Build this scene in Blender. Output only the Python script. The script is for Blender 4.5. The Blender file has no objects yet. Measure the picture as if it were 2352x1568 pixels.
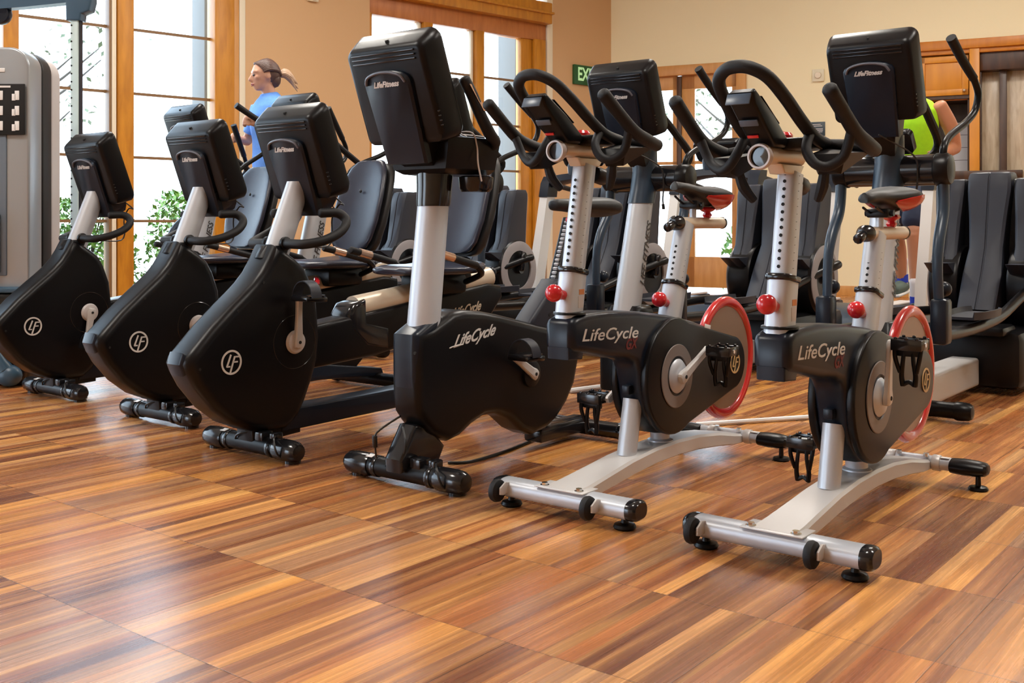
import bpy, bmesh, math, random
from mathutils import Vector, Matrix, Euler
from math import sin, cos, pi, radians, atan2, sqrt
random.seed(7)
S = bpy.context.scene
COL = S.collection

# ---------------------------------------------------------------- camera, world, light
F, CX, HY, CAMH = 2434.0, 1176.0, 510.0, 0.88
cd = bpy.data.cameras.new('camera'); cam = bpy.data.objects.new('camera', cd); COL.objects.link(cam)
cam.location = (0, 0, CAMH); cam.rotation_euler = (radians(90), 0, 0)
cd.sensor_width = 36.0; cd.lens = F / 2352 * 36
cd.shift_y = -(784 - HY) / 2352
cd.clip_end = 200
S.camera = cam
S.view_settings.view_transform = 'Standard'
try: S.view_settings.look = 'None'
except Exception: pass
S.view_settings.gamma = 1; S.view_settings.use_curve_mapping = False
S.view_settings.exposure = 0.52

w = bpy.data.worlds.new('sky'); S.world = w; w.use_nodes = True
nt = w.node_tree; nt.nodes.clear()
out = nt.nodes.new('ShaderNodeOutputWorld'); bg = nt.nodes.new('ShaderNodeBackground')
tc = nt.nodes.new('ShaderNodeTexCoord'); sp = nt.nodes.new('ShaderNodeSeparateXYZ'); cr = nt.nodes.new('ShaderNodeValToRGB')
nt.links.new(tc.outputs['Generated'], sp.inputs[0]); nt.links.new(sp.outputs['Z'], cr.inputs[0])
cr.color_ramp.elements[0].position = 0.0; cr.color_ramp.elements[0].color = (0.72, 0.85, 1.0, 1)
cr.color_ramp.elements[1].position = 0.6; cr.color_ramp.elements[1].color = (0.55, 0.76, 1.0, 1)
nt.links.new(cr.outputs[0], bg.inputs[0]); bg.inputs[1].default_value = 6.0
nt.links.new(bg.outputs[0], out.inputs[0])

def lamp(name, kind, loc, rot, energy, color=(1, 1, 1), size=1, size_y=None):
    d = bpy.data.lights.new(name, kind); d.energy = energy; d.color = color
    if kind == 'AREA':
        d.size = size
        if size_y: d.shape = 'RECTANGLE'; d.size_y = size_y
    elif kind == 'SUN': d.angle = size
    o = bpy.data.objects.new(name, d); COL.objects.link(o); o.location = loc; o.rotation_euler = rot
    return o
lamp('sun', 'SUN', (0, 0, 12), (radians(32), 0, radians(-50)), 4.5, (1, .96, .88), .02)
# added warm fill: area lights under the ceiling, no fixtures modelled
CEIL = 4.6
for (x, y) in ((-3.5, 3.0), (1.0, 2.6), (4.6, 4.0), (-2.2, 7.2), (1.6, 7.6), (4.4, 8.6)):
    lamp('ceiling_fill', 'AREA', (x, y, CEIL - .03), (0, 0, 0), 84, (1, .95, .87), 1.0, 1.0)

# ---------------------------------------------------------------- materials
def newmat(name):
    m = bpy.data.materials.new(name); m.use_nodes = True
    n = m.node_tree; b = n.nodes['Principled BSDF']; return m, n, b
def mat(name, col, rough=.5, metal=0., bump=0., bscale=200., spec=.5, emit=None, estr=1., coat=0., var=0.):
    m, n, b = newmat(name)
    b.inputs['Base Color'].default_value = (*col, 1); b.inputs['Roughness'].default_value = rough
    b.inputs['Metallic'].default_value = metal; b.inputs['Specular IOR Level'].default_value = spec
    b.inputs['Coat Weight'].default_value = coat
    if bump or var:
        tx = n.nodes.new('ShaderNodeTexCoord'); ns = n.nodes.new('ShaderNodeTexNoise')
        ns.inputs['Scale'].default_value = bscale; ns.inputs['Detail'].default_value = 3
        n.links.new(tx.outputs['Object'], ns.inputs['Vector'])
        if bump:
            bp = n.nodes.new('ShaderNodeBump'); bp.inputs['Strength'].default_value = bump; bp.inputs['Distance'].default_value = .002
            n.links.new(ns.outputs[0], bp.inputs['Height']); n.links.new(bp.outputs[0], b.inputs['Normal'])
        if var:
            mx = n.nodes.new('ShaderNodeMix'); mx.data_type = 'RGBA'
            mx.inputs['A'].default_value = (*[c * (1 - var) for c in col], 1); mx.inputs['B'].default_value = (*[min(1, c * (1 + var)) for c in col], 1)
            n.links.new(ns.outputs[0], mx.inputs['Factor']); n.links.new(mx.outputs['Result'], b.inputs['Base Color'])
    if emit: b.inputs['Emission Color'].default_value = (*emit, 1); b.inputs['Emission Strength'].default_value = estr
    return m
def wood(name, c1, c2, rough=.4, scale=(2, 2, .35), freq=9):
    m, n, b = newmat(name)
    tx = n.nodes.new('ShaderNodeTexCoord'); mp = n.nodes.new('ShaderNodeMapping'); ns = n.nodes.new('ShaderNodeTexNoise'); cr = n.nodes.new('ShaderNodeValToRGB')
    mp.inputs['Scale'].default_value = scale
    n.links.new(tx.outputs['Object'], mp.inputs[0]); n.links.new(mp.outputs[0], ns.inputs['Vector'])
    ns.inputs['Scale'].default_value = freq; ns.inputs['Detail'].default_value = 6; ns.inputs['Distortion'].default_value = .4
    cr.color_ramp.elements[0].position = .3; cr.color_ramp.elements[0].color = (*c1, 1)
    cr.color_ramp.elements[1].position = .7; cr.color_ramp.elements[1].color = (*c2, 1)
    n.links.new(ns.outputs[0], cr.inputs[0]); n.links.new(cr.outputs[0], b.inputs['Base Color'])
    b.inputs['Roughness'].default_value = rough
    return m
M = {}
M['black'] = mat('black plastic', (.0050, .0048, .0056), .31, bump=.10, bscale=900, spec=.22)
M['gloss'] = mat('glossy black plastic', (.010, .010, .012), .16)
M['navy'] = mat('dark blue grey plastic', (.007, .011, .020), .30, spec=.28)
M['grip'] = mat('black rubber grip', (.008, .008, .0095), .55, spec=.3, bump=.3, bscale=700)
M['char'] = mat('charcoal plastic', (.022, .025, .036), .45, spec=.3, bump=.15, bscale=600)
M['lip'] = mat('grey plastic lip', (.10, .10, .12), .35)
M['silver'] = mat('silver painted metal', (.54, .57, .62), .40, metal=.35)
M['satin'] = mat('satin silver metal', (.60, .585, .575), .42, metal=.3)
M['chrome'] = mat('chrome', (.7, .7, .7), .15, metal=1.)
M['alu'] = mat('light grey plastic', (.55, .52, .52), .4)
M['taupe'] = mat('taupe grey plastic', (.19, .155, .14), .45)
M['tan'] = mat('champagne painted metal', (.62, .52, .40), .35, metal=.3)
M['red'] = mat('red plastic', (.55, .012, .02), .22, coat=.4)
M['redrim'] = mat('red painted steel', (.55, .015, .015), .25, coat=.5)
M['fly'] = mat('brushed steel disc', (.34, .24, .18), .38, metal=.55, var=.12, bscale=4)
M['white'] = mat('white plastic', (.8, .8, .8), .4)
M['offw'] = mat('off white plastic', (.72, .66, .50), .5)
M['vinyl'] = mat('black vinyl upholstery', (.022, .026, .045), .27, bump=.2, bscale=300)
M['vinylside'] = mat('matte black seat shell', (.010, .010, .011), .5)
M['screen'] = mat('dark glass screen', (.008, .009, .012), .08)
M['text'] = mat('pale grey lettering', (.62, .60, .58), .4)
M['textred'] = mat('dark red lettering', (.12, .004, .006), .4)
M['textdk'] = mat('dark lettering', (.05, .045, .045), .4)
M['gold'] = mat('gold lettering', (.55, .36, .16), .4)
M['hole'] = mat('dark hole', (.006, .006, .006), .8)
M['orange'] = mat('orange sticker', (.6, .22, .06), .5)
M['tanrefl'] = mat('polished contact metal', (.75, .50, .36), .2, metal=.7)  # tan reflected by the metal contacts is put into the colour
M['skin'] = mat('skin', (.62, .33, .22), .5, var=.1, bscale=14)
M['skint'] = mat('tanned skin', (.50, .21, .11), .5, var=.1, bscale=14)
M['shirt'] = mat('blue shirt fabric', (.13, .33, .88), .8, bump=.3, bscale=60, var=.15)
M['lime'] = mat('lime green shirt fabric', (.42, .86, .01), .75, bump=.3, bscale=40, var=.1)
M['pants'] = mat('dark navy leggings', (.02, .03, .07), .7)
M['hair'] = mat('brown hair', (.10, .055, .045), .45, bump=.6, bscale=120, var=.4)
M['hairg'] = mat('sunlit blond hair', (.50, .33, .22), .5, bump=.6, bscale=120, var=.3)  # sunlight on the brown ponytail is put into this colour
M['lips'] = mat('lips', (.42, .14, .12), .5)
M['eye'] = mat('dark eyes', (.03, .02, .02), .3)
M['sock'] = mat('white sock', (.75, .70, .72), .8)
M['sockb'] = mat('blue sock band', (.02, .05, .5), .8)
M['shoe'] = mat('grey green running shoe', (.09, .13, .11), .7)
M['trimw'] = wood('honey stained oak', (.42, .155, .008), (.60, .25, .018), .38)
M['trimd'] = wood('reddish oak', (.40, .13, .03), (.52, .19, .05), .4)
M['cab'] = wood('bright honey cabinet wood', (.55, .20, .008), (.68, .27, .015), .4, freq=5)
M['beam'] = wood('orange cabinet cornice wood', (.48, .15, .004), (.58, .20, .006), .4)
M['darkw'] = wood('dark brown wood', (.035, .012, .004), (.075, .028, .009), .4)
M['panelw'] = wood('brown door panel wood with sheen', (.42, .31, .20), (.60, .49, .35), .3, scale=(3, 3, .5))  # white sheen on the brown panels is painted into the colour
M['doorw'] = wood('tan door wood', (.54, .25, .065), (.64, .32, .10), .4)
M['reveal'] = mat('cream painted reveal', (.78, .70, .55), .6)
M['gap'] = mat('dark bronze window bar', (.22, .12, .05), .45)
M['paper'] = mat('white paper', (.75, .72, .74), .8)
M['exitg'] = mat('green exit sign', (.012, .10, .025), .4)
M['exitl'] = mat('pale green exit lettering', (.45, .75, .40), .5, emit=(.45, .8, .4), estr=.25)
M['signb'] = mat('dark blue sign', (.03, .05, .07), .4)
M['cable'] = mat('black cable', (.012, .012, .012), .4)
M['silver2'] = mat('grey silver cover', (.36, .39, .42), .3, metal=.4)
M['ringg'] = mat('mauve grey ring', (.27, .245, .25), .45)
M['winrefl'] = mat('display housing with window reflection', (.075, .105, .15), .3)  # window reflection on the display housing, put into the colour
M['mint'] = mat('pale steel blue paint', (.60, .74, .74), .35)
M['steelb'] = mat('steel blue paint', (.045, .10, .16), .35)
M['shieldrefl'] = mat('shield with blue grey reflection', (.15, .19, .24), .12)  # bluish reflection on the shield is put into its colour
M['yellow'] = mat('yellow badge', (.65, .55, .02), .4)
M['leafg'] = mat('bright green leaves', (.06, .15, .004), .5, var=.6, bscale=3)
M['leafp'] = mat('pale spring leaves', (.055, .075, .032), .55, var=.5, bscale=3)
M['bark'] = mat('pale bark', (.05, .042, .036), .8, var=.3, bscale=8)
M['ground'] = mat('pale paving', (.70, .66, .60), .8, var=.1, bscale=2)
M['ceil'] = mat('off white ceiling', (.72, .68, .60), .8)
M['stone'] = mat('pale grey stucco column', (.10, .103, .106), .8, var=.05, bscale=6)
M['brace'] = mat('blue grey painted steel', (.018, .036, .062), .33)

def wallmat(name, c1, c2, sc):
    m, n, b = newmat(name)
    tx = n.nodes.new('ShaderNodeTexCoord'); ns = n.nodes.new('ShaderNodeTexNoise'); cr = n.nodes.new('ShaderNodeValToRGB')
    ns.inputs['Scale'].default_value = sc; ns.inputs['Detail'].default_value = 2
    n.links.new(tx.outputs['Object'], ns.inputs['Vector'])
    cr.color_ramp.elements[0].position = .3; cr.color_ramp.elements[0].color = (*c1, 1)
    cr.color_ramp.elements[1].position = .7; cr.color_ramp.elements[1].color = (*c2, 1)
    n.links.new(ns.outputs[0], cr.inputs[0]); n.links.new(cr.outputs[0], b.inputs['Base Color'])
    b.inputs['Roughness'].default_value = .75
    n2 = n.nodes.new('ShaderNodeTexNoise'); n2.inputs['Scale'].default_value = 90; n.links.new(tx.outputs['Object'], n2.inputs['Vector'])
    bp = n.nodes.new('ShaderNodeBump'); bp.inputs['Strength'].default_value = .12; bp.inputs['Distance'].default_value = .003
    n.links.new(n2.outputs[0], bp.inputs['Height']); n.links.new(bp.outputs[0], b.inputs['Normal'])
    return m
M['wallL'] = wallmat('apricot plaster', (.62, .385, .20), (.66, .42, .225), .5)
M['wallR'] = wallmat('cream plaster', (.84, .74, .49), (.88, .78, .53), .5)

def glassmat():
    m = bpy.data.materials.new('window glass'); m.use_nodes = True; n = m.node_tree; n.nodes.clear()
    o = n.nodes.new('ShaderNodeOutputMaterial'); t = n.nodes.new('ShaderNodeBsdfTransparent'); g = n.nodes.new('ShaderNodeBsdfGlossy')
    mx = n.nodes.new('ShaderNodeMixShader'); fr = n.nodes.new('ShaderNodeFresnel'); fr.inputs[0].default_value = 1.25
    t.inputs[0].default_value = (.97, .98, .97, 1); g.inputs['Roughness'].default_value = .02
    n.links.new(fr.outputs[0], mx.inputs[0]); n.links.new(t.outputs[0], mx.inputs[1]); n.links.new(g.outputs[0], mx.inputs[2]); n.links.new(mx.outputs[0], o.inputs[0])
    return m
M['glass'] = glassmat()

PSI = radians(38.2)                      # direction the rows and planks run (from +Y towards +X)
def floormat():
    m, n, b = newmat('plank floor'); N = n.nodes; L = n.links
    def nd(t, **k):
        x = N.new(t)
        for a, v in k.items(): setattr(x, a, v)
        return x
    def mth(op, a, bb=None, c=None):
        x = nd('ShaderNodeMath', operation=op)
        for i, v in enumerate((a, bb, c)):
            if v is None: continue
            if isinstance(v, (int, float)): x.inputs[i].default_value = v
            else: L.new(v, x.inputs[i])
        return x.outputs[0]
    tx = nd('ShaderNodeTexCoord'); sp = nd('ShaderNodeSeparateXYZ'); L.new(tx.outputs['Object'], sp.inputs[0])
    X, Y = sp.outputs[0], sp.outputs[1]
    s = mth('ADD', mth('MULTIPLY', X, sin(PSI)), mth('MULTIPLY', Y, cos(PSI)))          # along the planks
    l = mth('SUBTRACT', mth('MULTIPLY', X, cos(PSI)), mth('MULTIPLY', Y, sin(PSI)))     # across
    TS, TL = .4535, .3665
    si = mth('DIVIDE', mth('SUBTRACT', s, 1.285 - 10 * TS), TS); li = mth('DIVIDE', mth('SUBTRACT', l, -2.113 - 40 * TL), TL)
    # strips printed on each tile, ends staggered by half
    NS = 6.0
    k0 = mth('MULTIPLY', li, NS); kk = mth('ADD', k0, mth('MULTIPLY', mth('SINE', mth('MULTIPLY', k0, 2.4)), .33))
    # jitter strip borders
    kf = mth('FLOOR', kk); 
    def wn(a, bb, c=0.):
        v = nd('ShaderNodeCombineXYZ')
        for i, q in enumerate((a, bb, c)):
            if isinstance(q, (int, float)): v.inputs[i].default_value = q
            else: L.new(q, v.inputs[i])
        w_ = nd('ShaderNodeTexWhiteNoise', noise_dimensions='3D'); L.new(v.outputs[0], w_.inputs[0]); return w_
    h1 = wn(kf, 3.3).outputs['Value']; h2 = mth('FLOOR', mth('MULTIPLY', wn(kf, 9.1).outputs['Value'], 1.7))
    sj = mth('FLOOR', mth('DIVIDE', mth('ADD', mth('FLOOR', si), mth('FLOOR', mth('MULTIPLY', h1, 2.0))), mth('ADD', h2, 1.)))
    # merge neighbouring tiles randomly so that some strips run on
    r1 = wn(kf, sj, 1.0)
    base = nd('ShaderNodeValToRGB'); cr = base.color_ramp; cr.interpolation = 'LINEAR'
    cols = [(0.0, (.12, .034, .013)), (.15, (.21, .064, .022)), (.3, (.40, .125, .034)), (.42, (.29, .135, .07)), (.55, (.52, .17, .040)), (.68, (.19, .060, .024)), (.8, (.82, .35, .07)), (.9, (.35, .20, .12)), (1.0, (.95, .47, .12))]
    while len(cr.elements) < len(cols): cr.elements.new(.5)
    for e, (p, c) in zip(cr.elements, cols): e.position = p; e.color = (*c, 1)
    L.new(r1.outputs['Value'], base.inputs[0])
    # second strip layer, blended softly across
    v2 = nd('ShaderNodeCombineXYZ'); L.new(mth('MULTIPLY', s, .9), v2.inputs[0]); L.new(mth('MULTIPLY', l, 26.), v2.inputs[1]); L.new(mth('MULTIPLY', sj, 7.7), v2.inputs[2])
    n1 = nd('ShaderNodeTexNoise'); n1.inputs['Scale'].default_value = 1.0; n1.inputs['Detail'].default_value = 3.; L.new(v2.outputs[0], n1.inputs['Vector'])
    r2 = nd('ShaderNodeValToRGB'); q = r2.color_ramp; q.elements[0].position = .36; q.elements[0].color = (.15, .042, .018, 1); q.elements[1].position = .66; q.elements[1].color = (.92, .46, .14, 1)
    e = q.elements.new(.52); e.color = (.42, .18, .06, 1)
    L.new(n1.outputs[0], r2.inputs[0])
    mx = nd('ShaderNodeMix', data_type='RGBA'); mx.inputs['Factor'].default_value = .38; L.new(base.outputs[0], mx.inputs['A']); L.new(r2.outputs[0], mx.inputs['B'])
    # fine grain
    v3 = nd('ShaderNodeCombineXYZ'); L.new(mth('MULTIPLY', s, 3.5), v3.inputs[0]); L.new(mth('MULTIPLY', l, 150.), v3.inputs[1]); L.new(mth('MULTIPLY', r1.outputs['Value'], 40.), v3.inputs[2])
    n3 = nd('ShaderNodeTexNoise'); n3.inputs['Scale'].default_value = 1.; n3.inputs['Detail'].default_value = 3.; n3.inputs['Distortion'].default_value = .3; L.new(v3.outputs[0], n3.inputs['Vector'])
    gr = nd('ShaderNodeMapRange'); gr.inputs['From Min'].default_value = .25; gr.inputs['From Max'].default_value = .75; gr.inputs['To Min'].default_value = .72; gr.inputs['To Max'].default_value = 1.22
    L.new(n3.outputs[0], gr.inputs['Value'])
    hs = nd('ShaderNodeVectorMath', operation='SCALE'); L.new(mx.outputs['Result'], hs.inputs[0]); L.new(gr.outputs[0], hs.inputs['Scale'])
    # dark knots / streaks
    v4 = nd('ShaderNodeCombineXYZ'); L.new(mth('MULTIPLY', s, 4.), v4.inputs[0]); L.new(mth('MULTIPLY', l, 34.), v4.inputs[1])
    n4 = nd('ShaderNodeTexNoise'); n4.inputs['Scale'].default_value = 1.4; n4.inputs['Detail'].default_value = 3.; n4.inputs['Distortion'].default_value = 1.2; L.new(v4.outputs[0], n4.inputs['Vector'])
    kn = nd('ShaderNodeMapRange'); kn.inputs['From Min'].default_value = .68; kn.inputs['From Max'].default_value = .76; kn.inputs['To Min'].default_value = 0.; kn.inputs['To Max'].default_value = .55
    L.new(n4.outputs[0], kn.inputs['Value'])
    mk = nd('ShaderNodeMix', data_type='RGBA'); L.new(kn.outputs[0], mk.inputs['Factor']); L.new(hs.outputs[0], mk.inputs['A']); mk.inputs['B'].default_value = (.07, .022, .01, 1)
    # seams
    fs = mth('FRACT', si); fl_ = mth('FRACT', li)
    es = mth('MULTIPLY', mth('MINIMUM', fs, mth('SUBTRACT', 1., fs)), TS); el = mth('MULTIPLY', mth('MINIMUM', fl_, mth('SUBTRACT', 1., fl_)), TL)
    ed = mth('MINIMUM', es, el)
    sm = nd('ShaderNodeMapRange'); sm.inputs['From Min'].default_value = .0006; sm.inputs['From Max'].default_value = .002; sm.inputs['To Min'].default_value = .7; sm.inputs['To Max'].default_value = 0.
    L.new(ed, sm.inputs['Value'])
    ms = nd('ShaderNodeMix', data_type='RGBA'); L.new(sm.outputs[0], ms.inputs['Factor']); L.new(mk.outputs['Result'], ms.inputs['A']); ms.inputs['B'].default_value = (.06, .025, .012, 1)
    L.new(ms.outputs['Result'], b.inputs['Base Color'])
    rr = nd('ShaderNodeMapRange'); rr.inputs['To Min'].default_value = .23; rr.inputs['To Max'].default_value = .31; L.new(n3.outputs[0], rr.inputs['Value']); L.new(rr.outputs[0], b.inputs['Roughness'])
    bp = nd('ShaderNodeBump'); bp.inputs['Strength'].default_value = .10; bp.inputs['Distance'].default_value = .0012
    L.new(mth('MULTIPLY', sm.outputs[0], -1.5), bp.inputs['Height']); L.new(bp.outputs[0], b.inputs['Normal'])
    b.inputs['Specular IOR Level'].default_value = .65
    return m
M['floor'] = floormat()

# ---------------------------------------------------------------- mesh helpers
def V(*a): return Vector(a)
class G:
    def __init__(s): s.v = []; s.f = []
    def add(s, vs, fs):
        o = len(s.v); s.v += [Vector(p) for p in vs]; s.f += [tuple(i + o for i in f) for f in fs]; return s
    def bm(s, b, mx=None):
        b.verts.ensure_lookup_table(); b.verts.index_update()
        s.add([(mx @ v.co) if mx else v.co.copy() for v in b.verts], [[v.index for v in f.verts] for f in b.faces]); b.free(); return s
    def box(s, c, d, bev=.004, rot=None, seg=2):
        b = bmesh.new(); bmesh.ops.create_cube(b, size=1)
        bmesh.ops.scale(b, vec=d, verts=b.verts)
        if bev > 0: bmesh.ops.bevel(b, geom=b.edges[:] , offset=min(bev, min(d) * .45), segments=seg, affect='EDGES', profile=.5)
        mx = Matrix.Translation(c) @ (Euler(rot).to_matrix().to_4x4() if rot else Matrix())
        return s.bm(b, mx)
    def sph(s, c, r, sc=(1, 1, 1), rot=None, n=16):
        b = bmesh.new(); bmesh.ops.create_uvsphere(b, u_segments=n, v_segments=max(6, n // 2), radius=r)
        mx = Matrix.Translation(c) @ (Euler(rot).to_matrix().to_4x4() if rot else Matrix()) @ Matrix.Diagonal((*sc, 1))
        return s.bm(b, mx)
    def rings(s, rs, cap0=True, cap1=True, closed=False):
        n = len(rs[0]); o = []
        vs = [p for r in rs for p in r]; fs = []
        m = len(rs)
        for i in range(m - (0 if closed else 1)):
            a = i * n; c = ((i + 1) % m) * n
            for j in range(n): k = (j + 1) % n; fs.append((a + j, a + k, c + k, c + j))
        if not closed:
            if cap0: fs.append(tuple(range(n - 1, -1, -1)))
            if cap1: fs.append(tuple((m - 1) * n + j for j in range(n)))
        return s.add(vs, fs)
    def cyl(s, a, b, r, r2=None, n=20, bev=.0):
        a = Vector(a); b = Vector(b); d = (b - a); L = d.length; d = d / L
        r2 = r if r2 is None else r2
        x = d.orthogonal().normalized(); y = d.cross(x)
        def ring(c, q): return [c + (x * cos(2 * pi * i / n) + y * sin(2 * pi * i / n)) * q for i in range(n)]
        bev = min(bev, r * .9, L * .45)
        if bev > 0: rs = [ring(a, r - bev), ring(a + d * bev * .3, r - bev * .3), ring(a + d * bev, r), ring(b - d * bev, r2), ring(b - d * bev * .3, r2 - bev * .3), ring(b, r2 - bev)]
        else: rs = [ring(a, r), ring(b, r2)]
        return s.rings(rs)
    def tube(s, pts, r, n=12, sub=6, cap=True, closed=False, flat=1.0):
        pts = [Vector(p) for p in pts]
        rr = r if isinstance(r, (list, tuple)) else [r] * len(pts)
        P = []; R = []
        m = len(pts)
        segs = m if closed else m - 1
        for i in range(segs):
            if closed: p0, p1, p2, p3 = pts[(i - 1) % m], pts[i], pts[(i + 1) % m], pts[(i + 2) % m]
            else: p0, p1, p2, p3 = pts[max(0, i - 1)], pts[i], pts[i + 1], pts[min(m - 1, i + 2)]
            ra, rb = rr[i], rr[(i + 1) % m]
            for k in range(sub):
                t = k / sub; t2 = t * t; t3 = t2 * t
                P.append(.5 * ((2 * p1) + (p2 - p0) * t + (2 * p0 - 5 * p1 + 4 * p2 - p3) * t2 + (3 * p1 - p0 - 3 * p2 + p3) * t3)); R.append(ra + (rb - ra) * t)
        if not closed: P.append(pts[-1]); R.append(rr[-1])
        if cap and not closed:       # rounded ends
            d0 = (P[1] - P[0]).normalized(); d1 = (P[-1] - P[-2]).normalized(); q0, q1 = R[0], R[-1]
            P = [P[0] - d0 * q0 * .5, P[0] - d0 * q0 * .35] + P + [P[-1] + d1 * q1 * .35, P[-1] + d1 * q1 * .5]; R = [q0 * .35, q0 * .8] + R + [q1 * .8, q1 * .35]
        rs = []; M_ = len(P); x = None
        for i in range(M_):
            if closed: d = (P[(i + 1) % M_] - P[i - 1]).normalized()
            else: d = (P[min(i + 1, M_ - 1)] - P[max(i - 1, 0)]).normalized()
            if x is None: x = d.orthogonal().normalized()
            x = (x - d * x.dot(d)); x = x.normalized() if x.length > 1e-6 else d.orthogonal().normalized()
            y = d.cross(x)
            rs.append([P[i] + (x * cos(2 * pi * j / n) + y * sin(2 * pi * j / n) * flat) * R[i] for j in range(n)])
        return s.rings(rs, closed=closed)
    def prism(s, prof, y0, y1, bev=.01, seg=3):
        """profile of (x,z) points extruded along y"""
        b = bmesh.new()
        a = [b.verts.new((p[0], y0, p[1])) for p in prof]; c = [b.verts.new((p[0], y1, p[1])) for p in prof]
        f0 = b.faces.new(a); f1 = b.faces.new(c[::-1]); n = len(prof)
        for i in range(n): j = (i + 1) % n; b.faces.new((a[j], a[i], c[i], c[j]))
        bmesh.ops.recalc_face_normals(b, faces=b.faces)
        if bev > 0:
            es = [e for e in b.edges if (e.verts[0].co.y == e.verts[1].co.y)]
            bmesh.ops.bevel(b, geom=es, offset=bev, segments=seg, affect='EDGES', profile=.5, clamp_overlap=True)
        return s.bm(b)
    def lathe(s, prof, c=(0, 0, 0), ax='y', n=32):
        """prof (radius, height along axis)"""
        rs = []; cl = prof[0] == prof[-1] and prof[0][0] > .001
        if cl: prof = prof[:-1]
        for (r, h) in prof:
            r = max(r, 1e-4)
            if ax == 'y': rs.append([V(c[0] + r * cos(2 * pi * i / n), c[1] + h, c[2] + r * sin(2 * pi * i / n)) for i in range(n)])
            elif ax == 'z': rs.append([V(c[0] + r * cos(2 * pi * i / n), c[1] + r * sin(2 * pi * i / n), c[2] + h) for i in range(n)])
            else: rs.append([V(c[0] + h, c[1] + r * cos(2 * pi * i / n), c[2] + r * sin(2 * pi * i / n)) for i in range(n)])
        return s.rings(rs, closed=cl)
    def build(s, name, m, parent=None, smooth=35, fix=True, world=None, mods=None):
        me = bpy.data.meshes.new(name)
        vs = s.v if world is None else [world(*p) for p in s.v]
        me.from_pydata([tuple(p) for p in vs], [], s.f)
        if fix:
            b = bmesh.new(); b.from_mesh(me); bmesh.ops.recalc_face_normals(b, faces=b.faces); b.to_mesh(me); b.free()
        if smooth:
            me.shade_smooth(); me.set_sharp_from_angle(angle=radians(smooth))
        me.materials.append(M[m]); me.update()
        o = bpy.data.objects.new(name, me); COL.objects.link(o)
        if parent: o.parent = parent
        return o
def tag(o, label=None, cat=None, group=None, kind=None):
    if label: o['label'] = label
    if cat: o['category'] = cat
    if group: o['group'] = group
    if kind: o['kind'] = kind
    return o
def thing(name, label, cat, loc=(0, 0, 0), rotz=0, group=None):
    o = bpy.data.objects.new(name, None); COL.objects.link(o); o.empty_display_size = .1
    o.location = loc; o.rotation_euler = (0, 0, rotz); tag(o, label, cat, group); return o
def struct(o): o['kind'] = 'structure'; return o
def rrect(hw, h0, h1, r, n=5):
    pts = []
    for (cx, cz, a0) in ((hw - r, h1 - r, 0), (-hw + r, h1 - r, 90), (-hw + r, h0 + r, 180), (hw - r, h0 + r, 270)):
        for i in range(n + 1):
            a = radians(a0 + 90 * i / n); pts.append((cx + r * cos(a), cz + r * sin(a)))
    return pts
def heading(psi): return atan2(-cos(psi), -sin(psi))
def textpart(name, body, m, parent, loc, size, xdir, ydir, shear=0., depth=.0006, bold=0., align='CENTER', squash=1.0):
    """flat raised lettering; xdir = reading direction, ydir = up, in the parent's frame"""
    cu = bpy.data.curves.new(name, 'FONT'); cu.body = body; cu.size = size; cu.align_x = align; cu.align_y = 'CENTER'
    cu.extrude = depth; cu.shear = shear; cu.offset = bold; cu.resolution_u = 3
    t = bpy.data.objects.new('t', cu); COL.objects.link(t); bpy.context.view_layer.update()
    dg = bpy.context.evaluated_depsgraph_get(); me = bpy.data.meshes.new_from_object(t.evaluated_get(dg))
    bpy.data.objects.remove(t); bpy.data.curves.remove(cu)
    x = Vector(xdir).normalized(); y = Vector(ydir).normalized(); z = x.cross(y)
    mx = Matrix.Translation(loc) @ Matrix((x * squash, y, z)).transposed().to_4x4()
    me.transform(mx); me.materials.clear(); me.materials.append(M[m]); me.name = name
    o = bpy.data.objects.new(name, me); COL.objects.link(o)
    if parent: o.parent = parent
    return o

# ---------------------------------------------------------------- room shell
CN = V(1.309, 14.0, 0)
DL = V(-.74, -.673, 0).normalized(); NL = V(-DL.y, DL.x, 0)
if NL.y > 0: NL = -NL
DR = V(.895, -.446, 0).normalized(); NR = V(DR.y, -DR.x, 0)
if NR.y > 0: NR = -NR
def WL(s, n, z): return CN + DL * s + NL * n + V(0, 0, z)
def WR(s, n, z): return CN + DR * s + NR * n + V(0, 0, z)
def wbox(g, s0, s1, n0, n1, z0, z1, bev=.0):
    return g.box(((s0 + s1) / 2, (n0 + n1) / 2, (z0 + z1) / 2), (abs(s1 - s0), abs(n1 - n0), abs(z1 - z0)), bev)

FP = [(-16.2, -7), (11, -7), (11, 9.35), (1.36, 14.15), (-16.2, -1.85)]
struct(G().add([(x, y, 0) for x, y in FP], [(0, 1, 2, 3, 4)]).build('floor', 'floor', smooth=0))
g = G(); g.add([(x, y, CEIL) for x, y in FP] + [(x, y, CEIL + .2) for x, y in FP], [(0, 1, 2, 3, 4), (5, 6, 7, 8, 9)] + [(i, (i + 1) % 5, 5 + (i + 1) % 5, 5 + i) for i in range(5)])
struct(g.build('ceiling', 'ceil', smooth=0))
TW = .22      # wall thickness
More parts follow.
